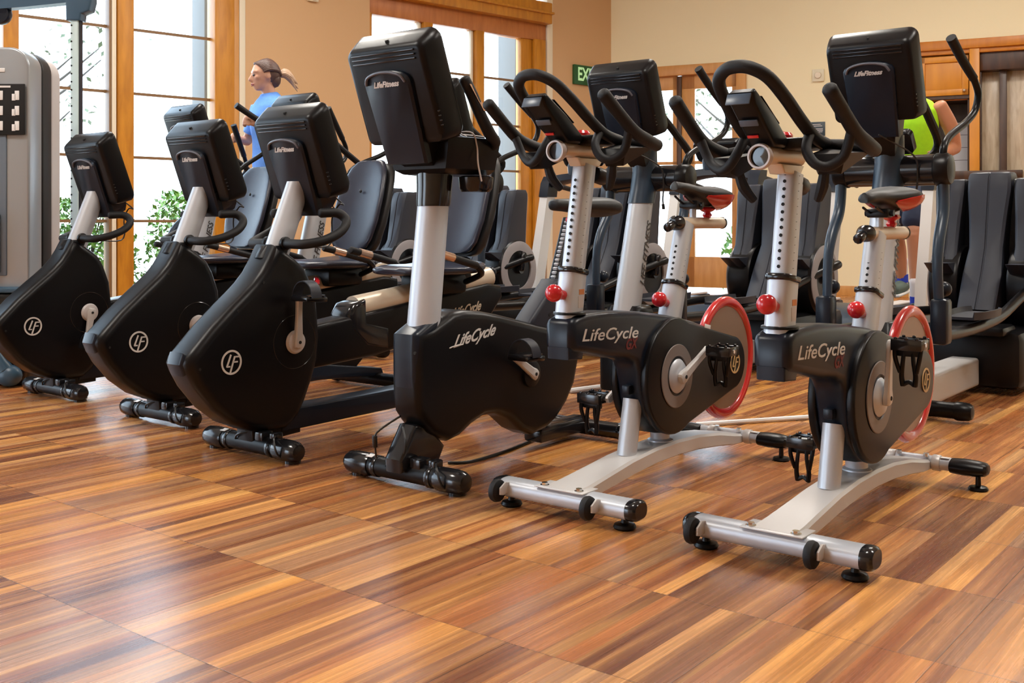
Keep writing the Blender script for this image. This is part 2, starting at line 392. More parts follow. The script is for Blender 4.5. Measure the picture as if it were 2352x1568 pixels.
# left (window) wall: solid pieces round the two big openings
W1a, W1b = 5.32, 22.6          # window bank 1 (runs on past the left edge of the frame)
W2a, W2b = 1.10, 3.84          # window bank 2
g = G()
wbox(g, -.3, W2a, -TW, 0, 0, CEIL); wbox(g, W2b, W1a, -TW, 0, 0, CEIL); wbox(g, 22.6, 23.4, -TW, 0, 0, CEIL)
wbox(g, W2a, W2b, -TW, 0, 4.35, CEIL); wbox(g, W1a, W1b, -TW, 0, 4.35, CEIL)
wbox(g, W2a, W2b, -TW, 0, 0, .06); wbox(g, W1a, W1b, -TW, 0, 0, .06)
struct(g.build('wall_left', 'wallL', world=WL))
# right wall: solid round the glazed door and the cabinet alcove
D0, D1 = .70, 1.80
g = G(); wbox(g, -.3, D0 - 1.0, -TW, 0, 0, CEIL)
wbox(g, -.1, D0 - .35, -TW, 0, 0, CEIL)
wbox(g, D0 - .35, D1 - .02, -TW, 0, 2.80, CEIL)
wbox(g, D1 - .02, 3.72, -TW, 0, 0, CEIL); wbox(g, 3.72, 10.8, -TW, 0, 2.96, CEIL); wbox(g, 3.72, 10.8, -.9, -.68, 0, 2.96)
struct(g.build('wall_right', 'wallR', world=WR))

def window_bank(name, a, b, posts, bars, zt, zb, head=None):
    fr = G()
    for (s0, s1, n0, n1) in posts: wbox(fr, s0, s1, n0, n1, zb, zt, .006)
    wbox(fr, a, b, -.14, -.02, zb - .02, zb + .16, .006)
    wbox(fr, a, b, -.14, -.02, zt, zt + .10, .006)
    o = struct(fr.build(name, 'trimw', world=WL))
    ba = G()
    for z in bars: wbox(ba, a + .02, b - .02, -.10, -.075, z - .013, z + .013)
    ba.build('glazing_bar', 'gap', o, world=WL)
    gl = G(); wbox(gl, a, b, -.090, -.086, zb, zt); gl.build('pane', 'glass', o, world=WL, smooth=0)
    return o
# bank 1: jamb, mullions
w1 = window_bank('window_1', W1a, W1b, [(5.447, 5.65, -.14, .03), (6.44, 6.585, -.14, .02), (7.435, 7.56, -.14, .02), (8.45, 8.6, -.14, .02), (9.45, 9.6, -.14, .02), (10.45, 10.6, -.14, .02)] + [(11.45 + i * 1.0, 11.6 + i * 1.0, -.14, .02) for i in range(12)], [.89, 1.476, 2.062, 2.65, 3.24, 3.82], 4.3, .10)
g = G(); wbox(g, 5.395, 5.447, -.14, .025, 0, 4.35, .004); g.build('light_stile', 'doorw', w1, world=WL)
g = G(); wbox(g, 5.32, 5.385, -.14, .012, 0, 4.35, .004); g.build('reveal', 'reveal', w1, world=WL)
g = G(); wbox(g, 6.595, 6.635, -.13, .0, .1, 4.3, .003); g.build('cream_stile', 'reveal', w1, world=WL)
g = G(); wbox(g, 6.638, 6.66, -.13, .0, .1, 4.3, .003); g.build('dark_stile', 'gap', w1, world=WL)
# bank 2
w2 = window_bank('window_2', W2a + .08, W2b, [(1.21, 1.40, -.14, .01), (1.41, 1.59, -.13, -.03), (2.20, 2.33, -.14, -.01), (2.97, 3.10, -.14, -.01), (3.81, 3.84, -.14, .0)], [.89, 1.50, 2.05, 2.605], 3.14, .10)
g = G(); wbox(g, 1.19, 3.84, -.14, -.01, 3.13, 3.36, .006); g.build('head_rail', 'trimd', w2, world=WL)
g = G(); wbox(g, 1.19, 3.84, -.10, .11, 3.33, 3.59, .01); wbox(g, 1.19, 3.84, -.10, .15, 3.44, 3.47, .006); g.build('header_beam', 'trimw', w2, world=WL)
g = G(); wbox(g, 1.19, 3.84, -.12, -.05, 3.59, 4.35, .0); gl = G(); wbox(gl, 1.19, 3.84, -.09, -.086, 3.6, 4.34); gl.build('clerestory_pane', 'glass', w2, world=WL, smooth=0)
g = G()
for i in range(14): wbox(g, 1.3 + i * .19, 1.305 + i * .19, -.11, -.07, 3.6, 4.34)
g.build('clerestory_bar', 'gap', w2, world=WL)
g = G(); wbox(g, 1.09, 1.185, -.14, .012, 0, 4.35, .004); g.build('reveal', 'reveal', w2, world=WL)
g = G(); wbox(g, 2.345, 2.375, -.13, -.05, .1, 3.13, .003); wbox(g, 3.115, 3.145, -.13, -.05, .1, 3.13, .003); g.build('cream_stile', 'reveal', w2, world=WL)
# glazed double door on the right wall
g = G()
wbox(g, .30, 1.80, -.02, .05, 2.755, 2.885, .008); wbox(g, 1.68, 1.80, -.02, .05, 0, 2.76, .006); wbox(g, .30, .40, -.02, .05, 0, 2.76, .006)
dr = struct(g.build('door_1', 'trimd', world=WR)); dr.data.materials[0] = M['doorw']
g = G()
for (s0, s1) in ((.40, .90), (.96, 1.67)):
    st = .13 if s0 > .9 else .11
    wbox(g, s0, s0 + st + .04, -.07, -.02, .05, 2.765, .004); wbox(g, s1 - .06, s1, -.07, -.02, .05, 2.75, .004)
    wbox(g, s0, s1, -.07, -.02, .05, .44, .004); wbox(g, s0, s1, -.07, -.02, 2.58, 2.77, .004); wbox(g, s0, s1, -.07, -.02, 1.62, 1.66, .003)
g.build('door_leaf', 'doorw', dr, world=WR)
g = G(); wbox(g, .90, .96, -.06, .0, .05, 2.75, .003); g.build('meeting_gap', 'darkw', dr, world=WR)
g = G(); wbox(g, .5, .85, -.05, -.046, .42, 2.6); wbox(g, 1.1, 1.63, -.05, -.046, .42, 2.6); g.build('pane', 'glass', dr, world=WR, smooth=0)
g = G(); g.tube([(1.0, .0, 1.0), (1.0, .06, 1.0), (1.09, .06, 1.0)], .012, 10); g.build('door_handle', 'chrome', dr, world=WR)
struct(G().box((-2.5, -7.1, CEIL / 2), (27, .2, CEIL), 0).build('wall_back', 'wallL')); struct(G().box((11.1, 1.2, CEIL / 2), (.2, 16.6, CEIL), 0).build('wall_side', 'wallR'))
# baseboard
g = G(); wbox(g, -.0, W2a, 0, .015, 0, .12, .003); wbox(g, W2b, W1a, 0, .015, 0, .12, .003); struct(g.build('baseboard_left', 'doorw', world=WL))
g = G(); wbox(g, D1 + .01, 3.70, 0, .015, 0, .12, .003); struct(g.build('baseboard_right', 'doorw', world=WR))

# exit sign, alarm, notice, sensor
def wthing(name, label, cat, Wf, s, z):
    o = thing(name, label, cat); o.location = Wf(s, 0, z)
    d = DL if Wf is WL else DR; o.rotation_euler = (0, 0, atan2(d.y, d.x)); return o
def inn(Wf):   # local +y points which way? returns sign so that sign*y is into the room
    d = DL if Wf is WL else DR; n = NL if Wf is WL else NR
    return 1 if V(-d.y, d.x, 0).dot(n) > 0 else -1
k = inn(WL)
ex = wthing('exit_sign', 'green and white exit sign on the apricot wall beside the glazed doors', 'exit sign', WL, .50, 2.765)
G().box((0, k * .02, 0), (.46, .04, .25), .006).build('sign_plate', 'exitg', ex)
textpart('lettering', 'EXIT', 'exitl', ex, (0, k * .042, 0), .235, (-1, 0, 0), (0, 0, 1), bold=.006, squash=.72)
k = inn(WR)
al = wthing('wall_alarm', 'small square cream strobe alarm on the cream wall right of the glazed door', 'alarm', WR, 2.676, 2.65)
G().box((0, k * .015, 0), (.14, .03, .15), .008).build('back_box', 'offw', al)
G().lathe([(.0, 0), (.035, 0), (.04, .015), (.03, .02), (0, .022)], (0, .03 if k > 0 else -.05, 0)).build('strobe_lens', 'tan', al)
sg = wthing('notice_sign', 'small dark blue notice with pale lines on the cream wall below the alarm', 'sign', WR, 2.655, 2.005)
G().box((0, k * .006, 0), (.20, .012, .17), .002).build('sign_plate', 'signb', sg)
g = G()
for i, (ww, zz) in enumerate(((.10, .055), (.13, .035), (.15, -.0), (.15, -.018), (.14, -.036), (.08, -.06))): g.box((0, k * .0125, zz), (ww, .002, .008), 0)
g.build('printed_lines', 'alu', sg)
sn = wthing('wall_sensor', 'small cream sensor high on the apricot wall between the windows', 'sensor', WL, 4.56, 3.16)
kl = inn(WL); G().box((0, kl * .02, .03), (.12, .04, .08), .01).build('sensor_body', 'offw', sn); G().sph((0, kl * .045, .02), .02).build('sensor_lens', 'white', sn)

# built-in cabinetry on the right wall
cb = thing('wall_cabinet', 'honey coloured built-in cabinet with open shelf at the right edge of the back wall', 'cabinet'); cb.location = WR(0, 0, 0)
def WRl(s, n, z): return WR(s, n, z) - WR(0, 0, 0)
def cpart(name, m, boxes, parent=cb, bev=.004):
    g = G()
    for b_ in boxes: wbox(g, *b_, bev)
    return g.build(name, m, parent, world=WRl)
cpart('cornice', 'beam', [(3.74, 5.9, -.05, .07, 2.85, 2.955), (3.74, 5.9, -.05, .03, 2.80, 2.86)])
cpart('post', 'cab', [(4.355, 4.46, -.05, .05, 0, 2.86)]); cpart('post', 'cab', [(3.74, 3.80, -.05, .03, 0, 2.86)])
dcab = cpart('cabinet_door', 'cab', [(3.81, 4.345, -.05, .0, 2.33, 2.78)])
cpart('door_frame', 'cab', [(3.81, 3.88, 0, .02, 2.33, 2.78), (4.275, 4.345, 0, .02, 2.33, 2.78), (3.81, 4.345, 0, .02, 2.33, 2.40), (3.81, 4.345, 0, .02, 2.71, 2.78)], dcab)
g = G(); g.sph((4.30, .035, 2.38), .016); g.build('knob', 'tan', dcab, world=WRl)
cpart('niche', 'darkw', [(3.80, 4.355, -.66, -.62, 1.45, 2.33), (3.80, 4.355, -.66, 0, 2.29, 2.33), (3.80, 3.83, -.66, -.02, 1.45, 2.33), (4.33, 4.355, -.66, -.05, 1.45, 2.33)], bev=0)
cpart('back_panel', 'beam', [(3.74, 4.47, -.12, -.06, 2.28, 2.95)])
cpart('counter', 'darkw', [(3.74, 4.9, -.6, .10, 1.36, 1.46)])
cpart('lower_door', 'cab', [(3.81, 4.07, -.02, .0, .12, .95), (4.08, 4.345, -.02, .0, .12, .95)]); cpart('drawer', 'cab', [(3.81, 4.345, -.02, .0, 1.10, 1.34)])
cpart('pale_strip', 'reveal', [(3.80, 4.355, -.02, .012, 1.0, 1.06)]); cpart('plinth', 'darkw', [(3.74, 4.46, -.05, .01, 0, .1)])
cpart('recess_head', 'darkw', [(4.46, 5.9, -.60, -.02, 2.60, 2.86)]); cpart('recess_mullion', 'darkw', [(4.66, 4.735, -.3, -.1, 0, 2.62)])
cpart('recess_side', 'darkw', [(4.46, 4.475, -.5, -.05, 0, 2.62)])
cpart('panel', 'panelw', [(4.47, 4.665, -.28, -.22, 0, 2.61)]); cpart('panel', 'panelw', [(4.73, 5.2, -.28, -.22, 0, 2.61)]); cpart('panel', 'panelw', [(5.22, 5.8, -.28, -.22, 0, 2.61)])
# papers in the niche
pp = thing('paper_stack', 'white sheets of paper pinned upright in the open cabinet niche above the counter', 'papers'); pp.location = WR(0, 0, 0)
for i in range(4):
    g = G(); wbox(g, 4.10, 4.34, -.58 + i * .004, -.578 + i * .004, 1.47 + .15 * i, 1.615 + .15 * i); g.build('sheet', 'paper', pp, world=WRl)
wr_k = 1

# ---------------------------------------------------------------- outside
gr = G().box((-10, 22, -.13), (70, 60, .1), 0)
struct(gr.build('ground', 'ground', smooth=0))
def shrub(name, c, r, h, n, m, label, cat, seed, leaf=.07, stems=5, group=None):
    rnd = random.Random(seed); t = thing(name, label, cat, (c[0], c[1], -.08), group=group)
    g = G()
    for i in range(n):
        a = rnd.uniform(0, 2 * pi); z = rnd.uniform(.05, 1) * h; q = r * sqrt(rnd.random()) * (1.05 - .35 * (z / h) ** 4)
        p = V(cos(a) * q, sin(a) * q, z); e = Euler((rnd.uniform(-1.2, 1.2), rnd.uniform(-1.2, 1.2), rnd.uniform(0, 6.3))).to_matrix(); s_ = leaf * rnd.uniform(.6, 1.3)
        g.add([p + e @ V(*q_) * s_ for q_ in ((-.5, 0, 0), (0, -.28, .05), (.5, 0, 0), (0, .28, .05))], [(0, 1, 2, 3)])
    o = g.build('foliage', m, t, smooth=0, fix=False); o['kind'] = 'stuff'
    g = G()
    for i in range(stems):
        a = rnd.uniform(0, 6.3); g.tube([(0, 0, 0), (cos(a) * r * .2, sin(a) * r * .2, h * .4), (cos(a) * r * .55, sin(a) * r * .55, h * .85)], [.02, .014, .006], 6, 3)
    g.build('stem', 'bark', t)
def tree(c, h, label, seed, lm='leafp', cr_=1.4, n=500, group='garden trees outside the windows'):
    rnd = random.Random(seed); t = thing('garden_tree', label, 'tree', (c[0], c[1], -.08), group=group)
    g = G(); g.tube([(0, 0, 0), (.05, .02, h * .4), (-.04, .05, h * .8), (0, 0, h)], [.11, .08, .06, .03], 8, 4)
    tips = []
    for i in range(9):
        z = rnd.uniform(.35, .9) * h; a = rnd.uniform(0, 6.3); L_ = rnd.uniform(.5, 1) * cr_
        e = V(cos(a) * L_, sin(a) * L_, z + L_ * .7); g.tube([(0, 0, z), (e.x * .5, e.y * .5, z + L_ * .25), e], [.035, .022, .008], 6, 4); tips.append(e)
    g.build('trunk', 'bark', t)
    g = G()
    for i in range(n):
        e = rnd.choice(tips); p = e + V(rnd.gauss(0, .3), rnd.gauss(0, .3), rnd.gauss(0, .3)); r = Euler((rnd.uniform(-1, 1), rnd.uniform(-1, 1), rnd.uniform(0, 6))).to_matrix(); s_ = rnd.uniform(.06, .13)
        g.add([p + r @ V(*q_) * s_ for q_ in ((-.5, 0, 0), (0, -.25, .04), (.5, 0, 0), (0, .25, .04))], [(0, 1, 2, 3)])
    o = g.build('foliage', lm, t, smooth=0, fix=False); o['kind'] = 'stuff'
sh = [(5.03, -1.6, .58, 1.3, 11), (6.3, -1.7, .58, 1.2, 12), (7.57, -1.6, .58, 1.3, 13), (8.84, -1.7, .58, 1.2, 14), (3.76, -2.0, .58, 1.1, 15)]
lb = ['bright green shrub outside the left window, behind the post of the middle recumbent bike', 'bright green shrub outside, behind the wide wooden mullion', 'bright green shrub outside, seen below the leftmost bike console', 'bright green shrub outside, hidden partly by the weight machine', 'bright green shrub outside beyond the window jamb']
for (s_, n_, r_, h_, sd), l_ in zip(sh, lb):
    p = WL(s_, n_, 0); shrub('garden_shrub', p, r_, h_, 3600, 'leafg', l_, 'shrub', sd, group='shrubs outside the left window')
for (s_, n_, h_, sd, l_) in ((6.1, -5.2, 3.6, 21, 'pale thin tree outside, seen in the right bay of the left window'), (7.0, -6., 4.6, 22, 'pale tree outside, seen beside the perforated steel column')):
    tree(WL(s_, n_, 0), h_, l_, sd, n=260)
for (s_, n_, h_, sd, l_) in ((1.25, -3.0, 3.4, 31, 'leafy tree outside the glazed door'),):
    p = WR(s_, n_, 0); tree(p, h_, l_, sd, 'leafp', n=700)
p = WR(1.5, -1.5, 0); shrub('garden_shrub', p, .4, .9, 400, 'leafg', 'small green plant outside the lower pane of the glazed door', 'shrub', 41, leaf=.12)
g = G(); wbox(g, 5.13, 5.28, -1.25, -.95, -.1, 4.6, .01); o = struct(g.build('trim_1', 'stone', world=WL))
g = G(); wbox(g, .60, .80, -1.35, -1.0, -.1, 4.6, .01); o = struct(g.build('trim_2', 'stone', world=WL))

# ---------------------------------------------------------------- shared parts of the cardio machines
def black_cap(g, y0, y1, x=0., z=.045, r=.045):
    s_ = 1 if y1 > y0 else -1
    g.lathe([(.02, 0), (r * .93, .004 * s_), (r, .015 * s_), (r, (abs(y1 - y0) - .05) * s_), (r * .93, (abs(y1 - y0) - .02) * s_), (r * .72, (abs(y1 - y0) - .004) * s_), (.01, abs(y1 - y0) * s_)], (x, y0, z), 'y', 20)
def console(root, xb, zb, tilt=20.5, lit=True):
    t = radians(tilt); u = V(sin(t), 0, cos(t)); n = V(-cos(t), 0, sin(t)); B = V(xb, 0, zb)
    def P(y, h, d): return B + u * h + n * d + V(0, y, 0)
    g = G(); rs = []
    for (d, hw, h0, h1, r) in ((0, .158, .02, .322, .02), (.004, .169, .008, .333, .026), (.02, .175, .003, .342, .03), (.055, .183, 0, .357, .034), (.086, .187, -.002, .370, .036), (.100, .182, .004, .366, .036), (.104, .170, .016, .352, .034)):
        rs.append([V(p[0], p[1], d) for p in rrect(hw, h0, h1, r)])
    g.rings(rs); o = g.build('console', 'black', root, world=lambda y, h, d: P(y, h, d), smooth=50)
    # raised back cover with arched lip, grooves, vents
    g = G(); rs = []
    def cover(hb, ht, h0, h1, d, k):
        pts = []
        for i in range(9): a = pi * i / 8; pts.append((ht * cos(a) * k, h1 - .035 + .035 * sin(a) * k))
        return [V(ht * k, h1 - .06, d)] + [V(p[0], p[1], d) for p in pts] + [V(-ht * k, h1 - .06, d), V(-hb * k, h0, d), V(hb * k, h0, d)]
    g.rings([cover(.092, .104, -.06, .262, .01, 1), cover(.092, .104, -.06, .262, -.012, 1), cover(.086, .098, -.055, .256, -.020, .98)])
    g.build('back_cover', 'navy', o, world=lambda y, h, d: P(y, h, d), smooth=40)
    g = G(); g.tube([P(-.088, .222, -.021), P(-.075, .244, -.024), P(-.04, .256, -.026), (P(0, .26, -.027)), P(.04, .256, -.026), P(.075, .244, -.024), P(.088, .222, -.021)], .0052, 8, 4)
    g.build('cover_lip', 'lip', o)
    for i in range(3): G().box((0, .318 - i * .014, -.002), (.285, .006, .010), .002).build('vent_rib', 'gloss', o, world=lambda y, h, d: P(y, h, d))
    for sgn in (-1, 1):
        for i in range(4): G().box((sgn * .168, .06 + i * .016, .018), (.012, .006, .02), .002).build('side_vent', 'gloss', o, world=lambda y, h, d: P(y, h, d))
    textpart('logo', 'LifeFitness', 'text', o, P(0, .218, -.0212), .0265, (0, 1, 0), u, shear=.45, bold=.0011, squash=1.02)
    g = G(); g.box((0, .19, .103), (.27, .25, .004), .004); g.build('screen', 'screen', o, world=lambda y, h, d: P(y, h, d))
    g = G(); g.box((0, .3495, .035), (.007, .010, .014), .002); g.build('sensor_notch', 'hole', o, world=lambda y, h, d: P(y, h, d))
    return o, P
def lf_badge(parent, c, r, m='text', xd=(-1, 0, 0)):
    """round emblem: ring with the monogram inside, on a face looking along +y"""
    g = G(); g.lathe([(r * .84, 0), (r, 0), (r, .002), (r * .84, .002), (r * .84, 0)], c, 'y', 40)
    # slanted monogram strokes (L and F)
    def stroke(a, b, w_):
        a = V(a[0], 0, a[1]) * r; b = V(b[0], 0, b[1]) * r; d = (b - a).normalized(); q = V(-d.z, 0, d.x) * w_ * r
        C_ = V(*c); pts = [a - q, b - q, b + q, a + q]
        g.add([C_ + p for p in pts] + [C_ + p + V(0, .002, 0) for p in pts], [(0, 1, 2, 3), (4, 5, 6, 7), (0, 1, 5, 4), (1, 2, 6, 5), (2, 3, 7, 6), (3, 0, 4, 7)])
    for a, b, w_ in (((.05, .62), (.45, -.35), .075), ((.47, -.33), (.12, -.33), .06), ((-.32, .45), (.12, -.84), .075), ((-.28, .42), (-.86, .40), .06), ((-.12, .0), (-.62, .0), .06)):
        stroke(a, b, w_)
    return g.build('badge', m, parent)
def cranks(root, c, ang, yin, ycr, L_=.17, ped='plat', arm='satin', far=True):
    """pair of crank arms and pedals; ang = direction of near (left) crank in the xz plane, degrees from +x"""
    for sgn in ((1, -1) if far else (1,)):
        a = radians(ang + (0 if sgn > 0 else 180)); d = V(cos(a), 0, sin(a)); C_ = V(*c)
        p0 = C_ + V(0, sgn * ycr, 0); p1 = p0 + d * L_ + V(0, sgn * .012, 0)
        g = G(); rs = []
        up = V(0, 1, 0); sd = d.cross(up)
        for t_, w_, th in ((-.13, .012, .008), (-.1, .019, .010), (.0, .021, .011), (.15, .017, .009), (.6, .0135, .0075), (.9, .0135, .0075), (1., .014, .008), (1.05, .009, .006)):
            q = p0 + (p1 - p0) * t_; rs.append([q + sd * w_ * x_ + up * th * y_ for (x_, y_) in ((-1, -.6), (-.7, -1), (.7, -1), (1, -.6), (1, .6), (.7, 1), (-.7, 1), (-1, .6))])
        g.rings(rs); ar = g.build('crank_arm', arm, root)
        g = G(); g.cyl(p0 + V(0, -sgn * .004, 0), p0 + V(0, sgn * .0125, 0), .0065, n=12); g.build('bolt', 'hole', ar)
        pc = p1 + V(0, sgn * .058, 0)
        g = G(); g.cyl(p1 - V(0, sgn * .005, 0), pc + V(0, sgn * .045, 0), .0065, n=10); g.build('pedal_axle', 'chrome', ar)
        if ped == 'plat':       # wide platform with adjustable strap loop
            g = G(); g.box(pc, (.105, .095, .022), .007, rot=(0, radians(-4), 0)); g.box(pc + V(.0, 0, .012), (.09, .08, .006), .003)
            pd = g.build('pedal', 'gloss', root)
            g = G(); pts = []
            for i in range(13):
                t_ = pi * i / 12; pts.append((pc.x + .012, pc.y - cos(t_) * .056, pc.z + .006 + sin(t_) * .062))
            rs = []
            for k_, p in enumerate(pts):
                ax = V(p[0], p[1], p[2]); nr = (ax - V(pc.x + .012, pc.y, pc.z + .0)).normalized()
                rs.append([ax + V(-.024, 0, 0) - nr * .002, ax + V(.024, 0, 0) - nr * .002, ax + V(.024, 0, 0) + nr * .002, ax + V(-.024, 0, 0) + nr * .002])
            g.rings(rs); g.build('strap', 'char', pd)
        else:                   # sport pedal: cage frame with toe clip hanging below
            g = G()
            for q in (-1, 1):
                g.box(pc + V(q * .036, 0, 0), (.007, .088, .034), .003)
                g.box(pc + V(0, q * .040, 0), (.074, .007, .030), .003)
            g.cyl(pc - V(0, .042, 0), pc + V(0, .042, 0), .013, n=12, bev=.003)
            for q in (-1, 1):
                for j in (-1, 0, 1): g.box(pc + V(q * .036, j * .03, .018), (.007, .010, .008), .002)
            pd = g.build('pedal', 'gloss', root)
            g = G()      # toe clip: strap frame hanging from the pedal
            for q in (-1, 1):
                g.tube([pc + V(.012, q * .012, -.012), pc + V(.018, q * .015, -.05), pc + V(.014, q * .020, -.09), pc + V(.012, q * .017, -.118)], [.006, .0065, .0075, .008], 8, 5)
                g.tube([pc + V(.020, q * .038, -.008), pc + V(.026, q * .034, -.04), pc + V(.018, q * .024, -.08)], [.006, .007, .006], 8, 4)
            g.tube([pc + V(.012, -.016, -.116), pc + V(.010, 0, -.108), pc + V(.012, .016, -.116)], .007, 6, 4)
            g.box(pc + V(.010, 0, -.022), (.020, .072, .026), .006)
            g.build('toe_clip', 'black', pd)

# ---------------------------------------------------------------- indoor cycles with the red rimmed flywheel
def indoor_cycle(label, loc, psi, hb=(0., 0.), seat=(0., 0., 0.), crank=25., rz=0.):
    T = thing('indoor_cycle', label, 'exercise bike', (loc[0], loc[1], 0), heading(psi), 'silver and black indoor cycles with red flywheels')
    T['group'] = 'silver and black indoor cycles with red flywheels'
    # front stabiliser, flat oval tube
    g = G(); rs = []
    for y in (-.232, .232): rs.append([V(.041 * (abs(cos(a)) ** .7) * (1 if cos(a) > 0 else -1), y, .058 + .028 * (abs(sin(a)) ** .8) * (1 if sin(a) > 0 else -1)) for a in [2 * pi * i / 24 for i in range(24)]])
    g.rings(rs); st = g.build('front_stabilizer', 'silver', T)
    for s_ in (-1, 1):
        g = G(); rs = []
        for (yy, k) in ((.228, 1.04), (.242, 1.06), (.254, .98), (.260, .8)): rs.append([V(.041 * k * (abs(cos(a)) ** .7) * (1 if cos(a) > 0 else -1), s_ * yy, .058 + .028 * k * (abs(sin(a)) ** .8) * (1 if sin(a) > 0 else -1)) for a in [2 * pi * i / 24 for i in range(24)]])
        g.rings(rs); g.build('end_cap', 'gloss', st)
        g = G(); g.lathe([(.0, 0), (.030, 0), (.034, .006), (.030, .014), (.012, .018), (.008, .036)], (-.0, s_ * .205, 0), 'z', 20); g.build('leveling_foot', 'black', st)
    for y_ in (-.212, .120):
        g = G(); g.lathe([(.010, -.013), (.026, -.0135), (.033, -.009), (.0355, 0), (.033, .009), (.026, .0135), (.010, .013)], (.064, y_, .058), 'y', 28); wh = g.build('transport_wheel', 'grip', T)
        g = G(); g.lathe([(0, 0), (.008, 0), (.008, .004), (0, .005)], (.064, y_ + .013, .058), 'y', 12); g.cyl((.064, y_ - .018, .058), (.064, y_ + .016, .058), .004, n=8); g.build('axle_bolt', 'chrome', wh)
        g = G(); g.prism([(.028, .080), (.050, .084), (.076, .070), (.076, .050), (.060, .046), (.03, .050)], y_ + .017, y_ + .023, .001); g.build('wheel_bracket', 'satin', wh)
    g = G(); g.box((.0, 0, .0865), (.085, .175, .004), .0015)
    pl = g.build('mounting_plate', 'satin', T)
    for y_ in (-.064, .060):
        g = G(); g.cyl((.02, y_, .087), (.02, y_, .097), .010, n=6); g.cyl((.02, y_, .087), (.02, y_, .0905), .014, n=16); g.build('bolt', 'chrome', pl)
    # arched beam
    g = G(); rs = []
    for x, zt, zb, hw in ((.03, .089, .066, .066), (-.04, .093, .058, .064), (-.15, .106, .064, .060), (-.30, .124, .078, .056), (-.45, .135, .088, .054), (-.60, .137, .090, .054), (-.75, .131, .084, .054), (-.90, .114, .070, .055), (-1.02, .092, .056, .058), (-1.10, .080, .052, .060)):
        rs.append([V(x, -hw, zb), V(x, -hw, zt - .008), V(x, -hw + .008, zt), V(x, hw - .008, zt), V(x, hw, zt - .008), V(x, hw, zb), V(x, hw - .006, zb - .004), V(x, -hw + .006, zb - .004)])
    g.rings(rs); g.build('base_beam', 'satin', T, smooth=40)
    # rear stabiliser
    g = G(); g.cyl((-1.10, -.14, .072), (-1.10, .14, .072), .022, n=20); rsb = g.build('rear_stabilizer', 'silver', T)
    for s_ in (-1, 1):
        g = G(); g.cyl((-1.10, s_ * .060, .072), (-1.10, s_ * .088, .072), .027, n=20, bev=.004); g.build('collar', 'satin', rsb)
        g = G(); rs = []
        for yy, a_, b_ in ((.118, .030, .018), (.122, .040, .024), (.16, .044, .027), (.20, .044, .026), (.228, .038, .022), (.236, .026, .015)): rs.append([V(-1.10 + a_ * cos(q), s_ * yy, .070 + b_ * sin(q)) for q in [2 * pi * i / 20 for i in range(20)]])
        g.rings(rs); g.build('end_cap', 'black', rsb)
        g = G(); g.lathe([(.0, 0), (.028, 0), (.032, .005), (.028, .012), (.009, .016), (.008, .05)], (-1.10, s_ * .205, 0), 'z', 20); g.build('leveling_foot', 'chrome' if s_ > 2 else 'black', rsb)
        g = G(); g.cyl((-1.08, s_ * .045, .092), (-1.08, s_ * .045, .104), .009, n=6); g.build('bolt', 'chrome', rsb)
    g = G(); g.box((-1.094, .103, .0938), (.022, .028, .001), 0); g.build('size_sticker', 'white', rsb)
    # legs
    g = G(); g.cyl((-.345, 0, .120), (-.385, 0, .30), .032, n=24); g.build('leg', 'silver', T)
    g = G(); g.cyl((-.565, 0, .130), (-.555, 0, .215), .033, n=24); g.lathe([(.033, 0), (.045, 0), (.044, .006), (.033, .012)], (-.565, 0, .134), 'z', 24); g.build('leg', 'silver', T)
    # body shell
    body = [(.030, .592), (.0, .601), (-.05, .605), (-.162, .605), (-.348, .592), (-.555, .565), (-.722, .533), (-.871, .495), (-1.014, .448), (-1.095, .400), (-1.121, .350), (-1.063, .298), (-.932, .266), (-.794, .232), (-.693, .196), (-.621, .174), (-.54, .168), (-.470, .180), (-.425, .215), (-.395, .250), (-.372, .300), (-.360, .350), (-.350, .396), (-.325, .430), (-.270, .447), (-.159, .462), (-.05, .484), (.022, .496), (.040, .510), (.042, .575)]
    g = G(); g.prism(body, -.052, .052, .022, 4); b = g.build('body_shell', 'navy', T, smooth=45)
    g = G(); g.prism([(.040, .474), (.042, .51), (-.04, .50), (-.03, .470)], -.040, .040, .005); g.build('nose_guard', 'navy', b)
    # side cover: teardrop from the crank back to the tail, one each side
    cc = (-.552, .363)
    def tear(R1, R2, k=0.):
        pts = []
        c2 = (-.985, .362)
        for i in range(25):
            a = radians(-118 + 236 * i / 24 + 0); pts.append((cc[0] + R1 * cos(a), cc[1] + R1 * sin(a)))
        for i in range(17):
            a = radians(95 + 170 * i / 16); pts.append((c2[0] + R2 * cos(a), c2[1] + R2 * sin(a) + .0))
        return pts
    for s_ in (1, -1):
        g = G(); y0, y1 = (.044, .070) if s_ > 0 else (-.070, -.044); g.prism(tear(.196, .098), y0, y1, .008, 3); cv = g.build('side_cover', 'black', T, smooth=40)
        yb = .0705 * s_
        g = G(); g.lathe([(.066, 0), (.105, 0), (.107, .002 * s_), (.105, .004 * s_), (.068, .004 * s_), (.066, 0)], (cc[0], yb, cc[1]), 'y', 48); g.build('cover_ring', 'taupe', cv)
        g = G(); g.lathe([(.0, 0), (.057, 0), (.058, .004 * s_), (.050, .012 * s_), (.03, .016 * s_), (0, .017 * s_)], (cc[0], yb, cc[1]), 'y', 40); g.build('hub_cap', 'silver', cv)
        if s_ > 0:
            lf_badge(cv, (-.992, .0705, .362), .040, 'gold')
            g = G(); g.box((-.775, .0708, .512), (.045, .0015, .014), .001, rot=(0, radians(-12), 0)); g.build('small_sticker', 'white', cv)
    textpart('lettering', 'LifeCycle', 'text', b, (-.165, .0527, .534), .052, (-1, 0, -.05), (0, 0, 1), shear=.28, bold=.0004, squash=1.68)
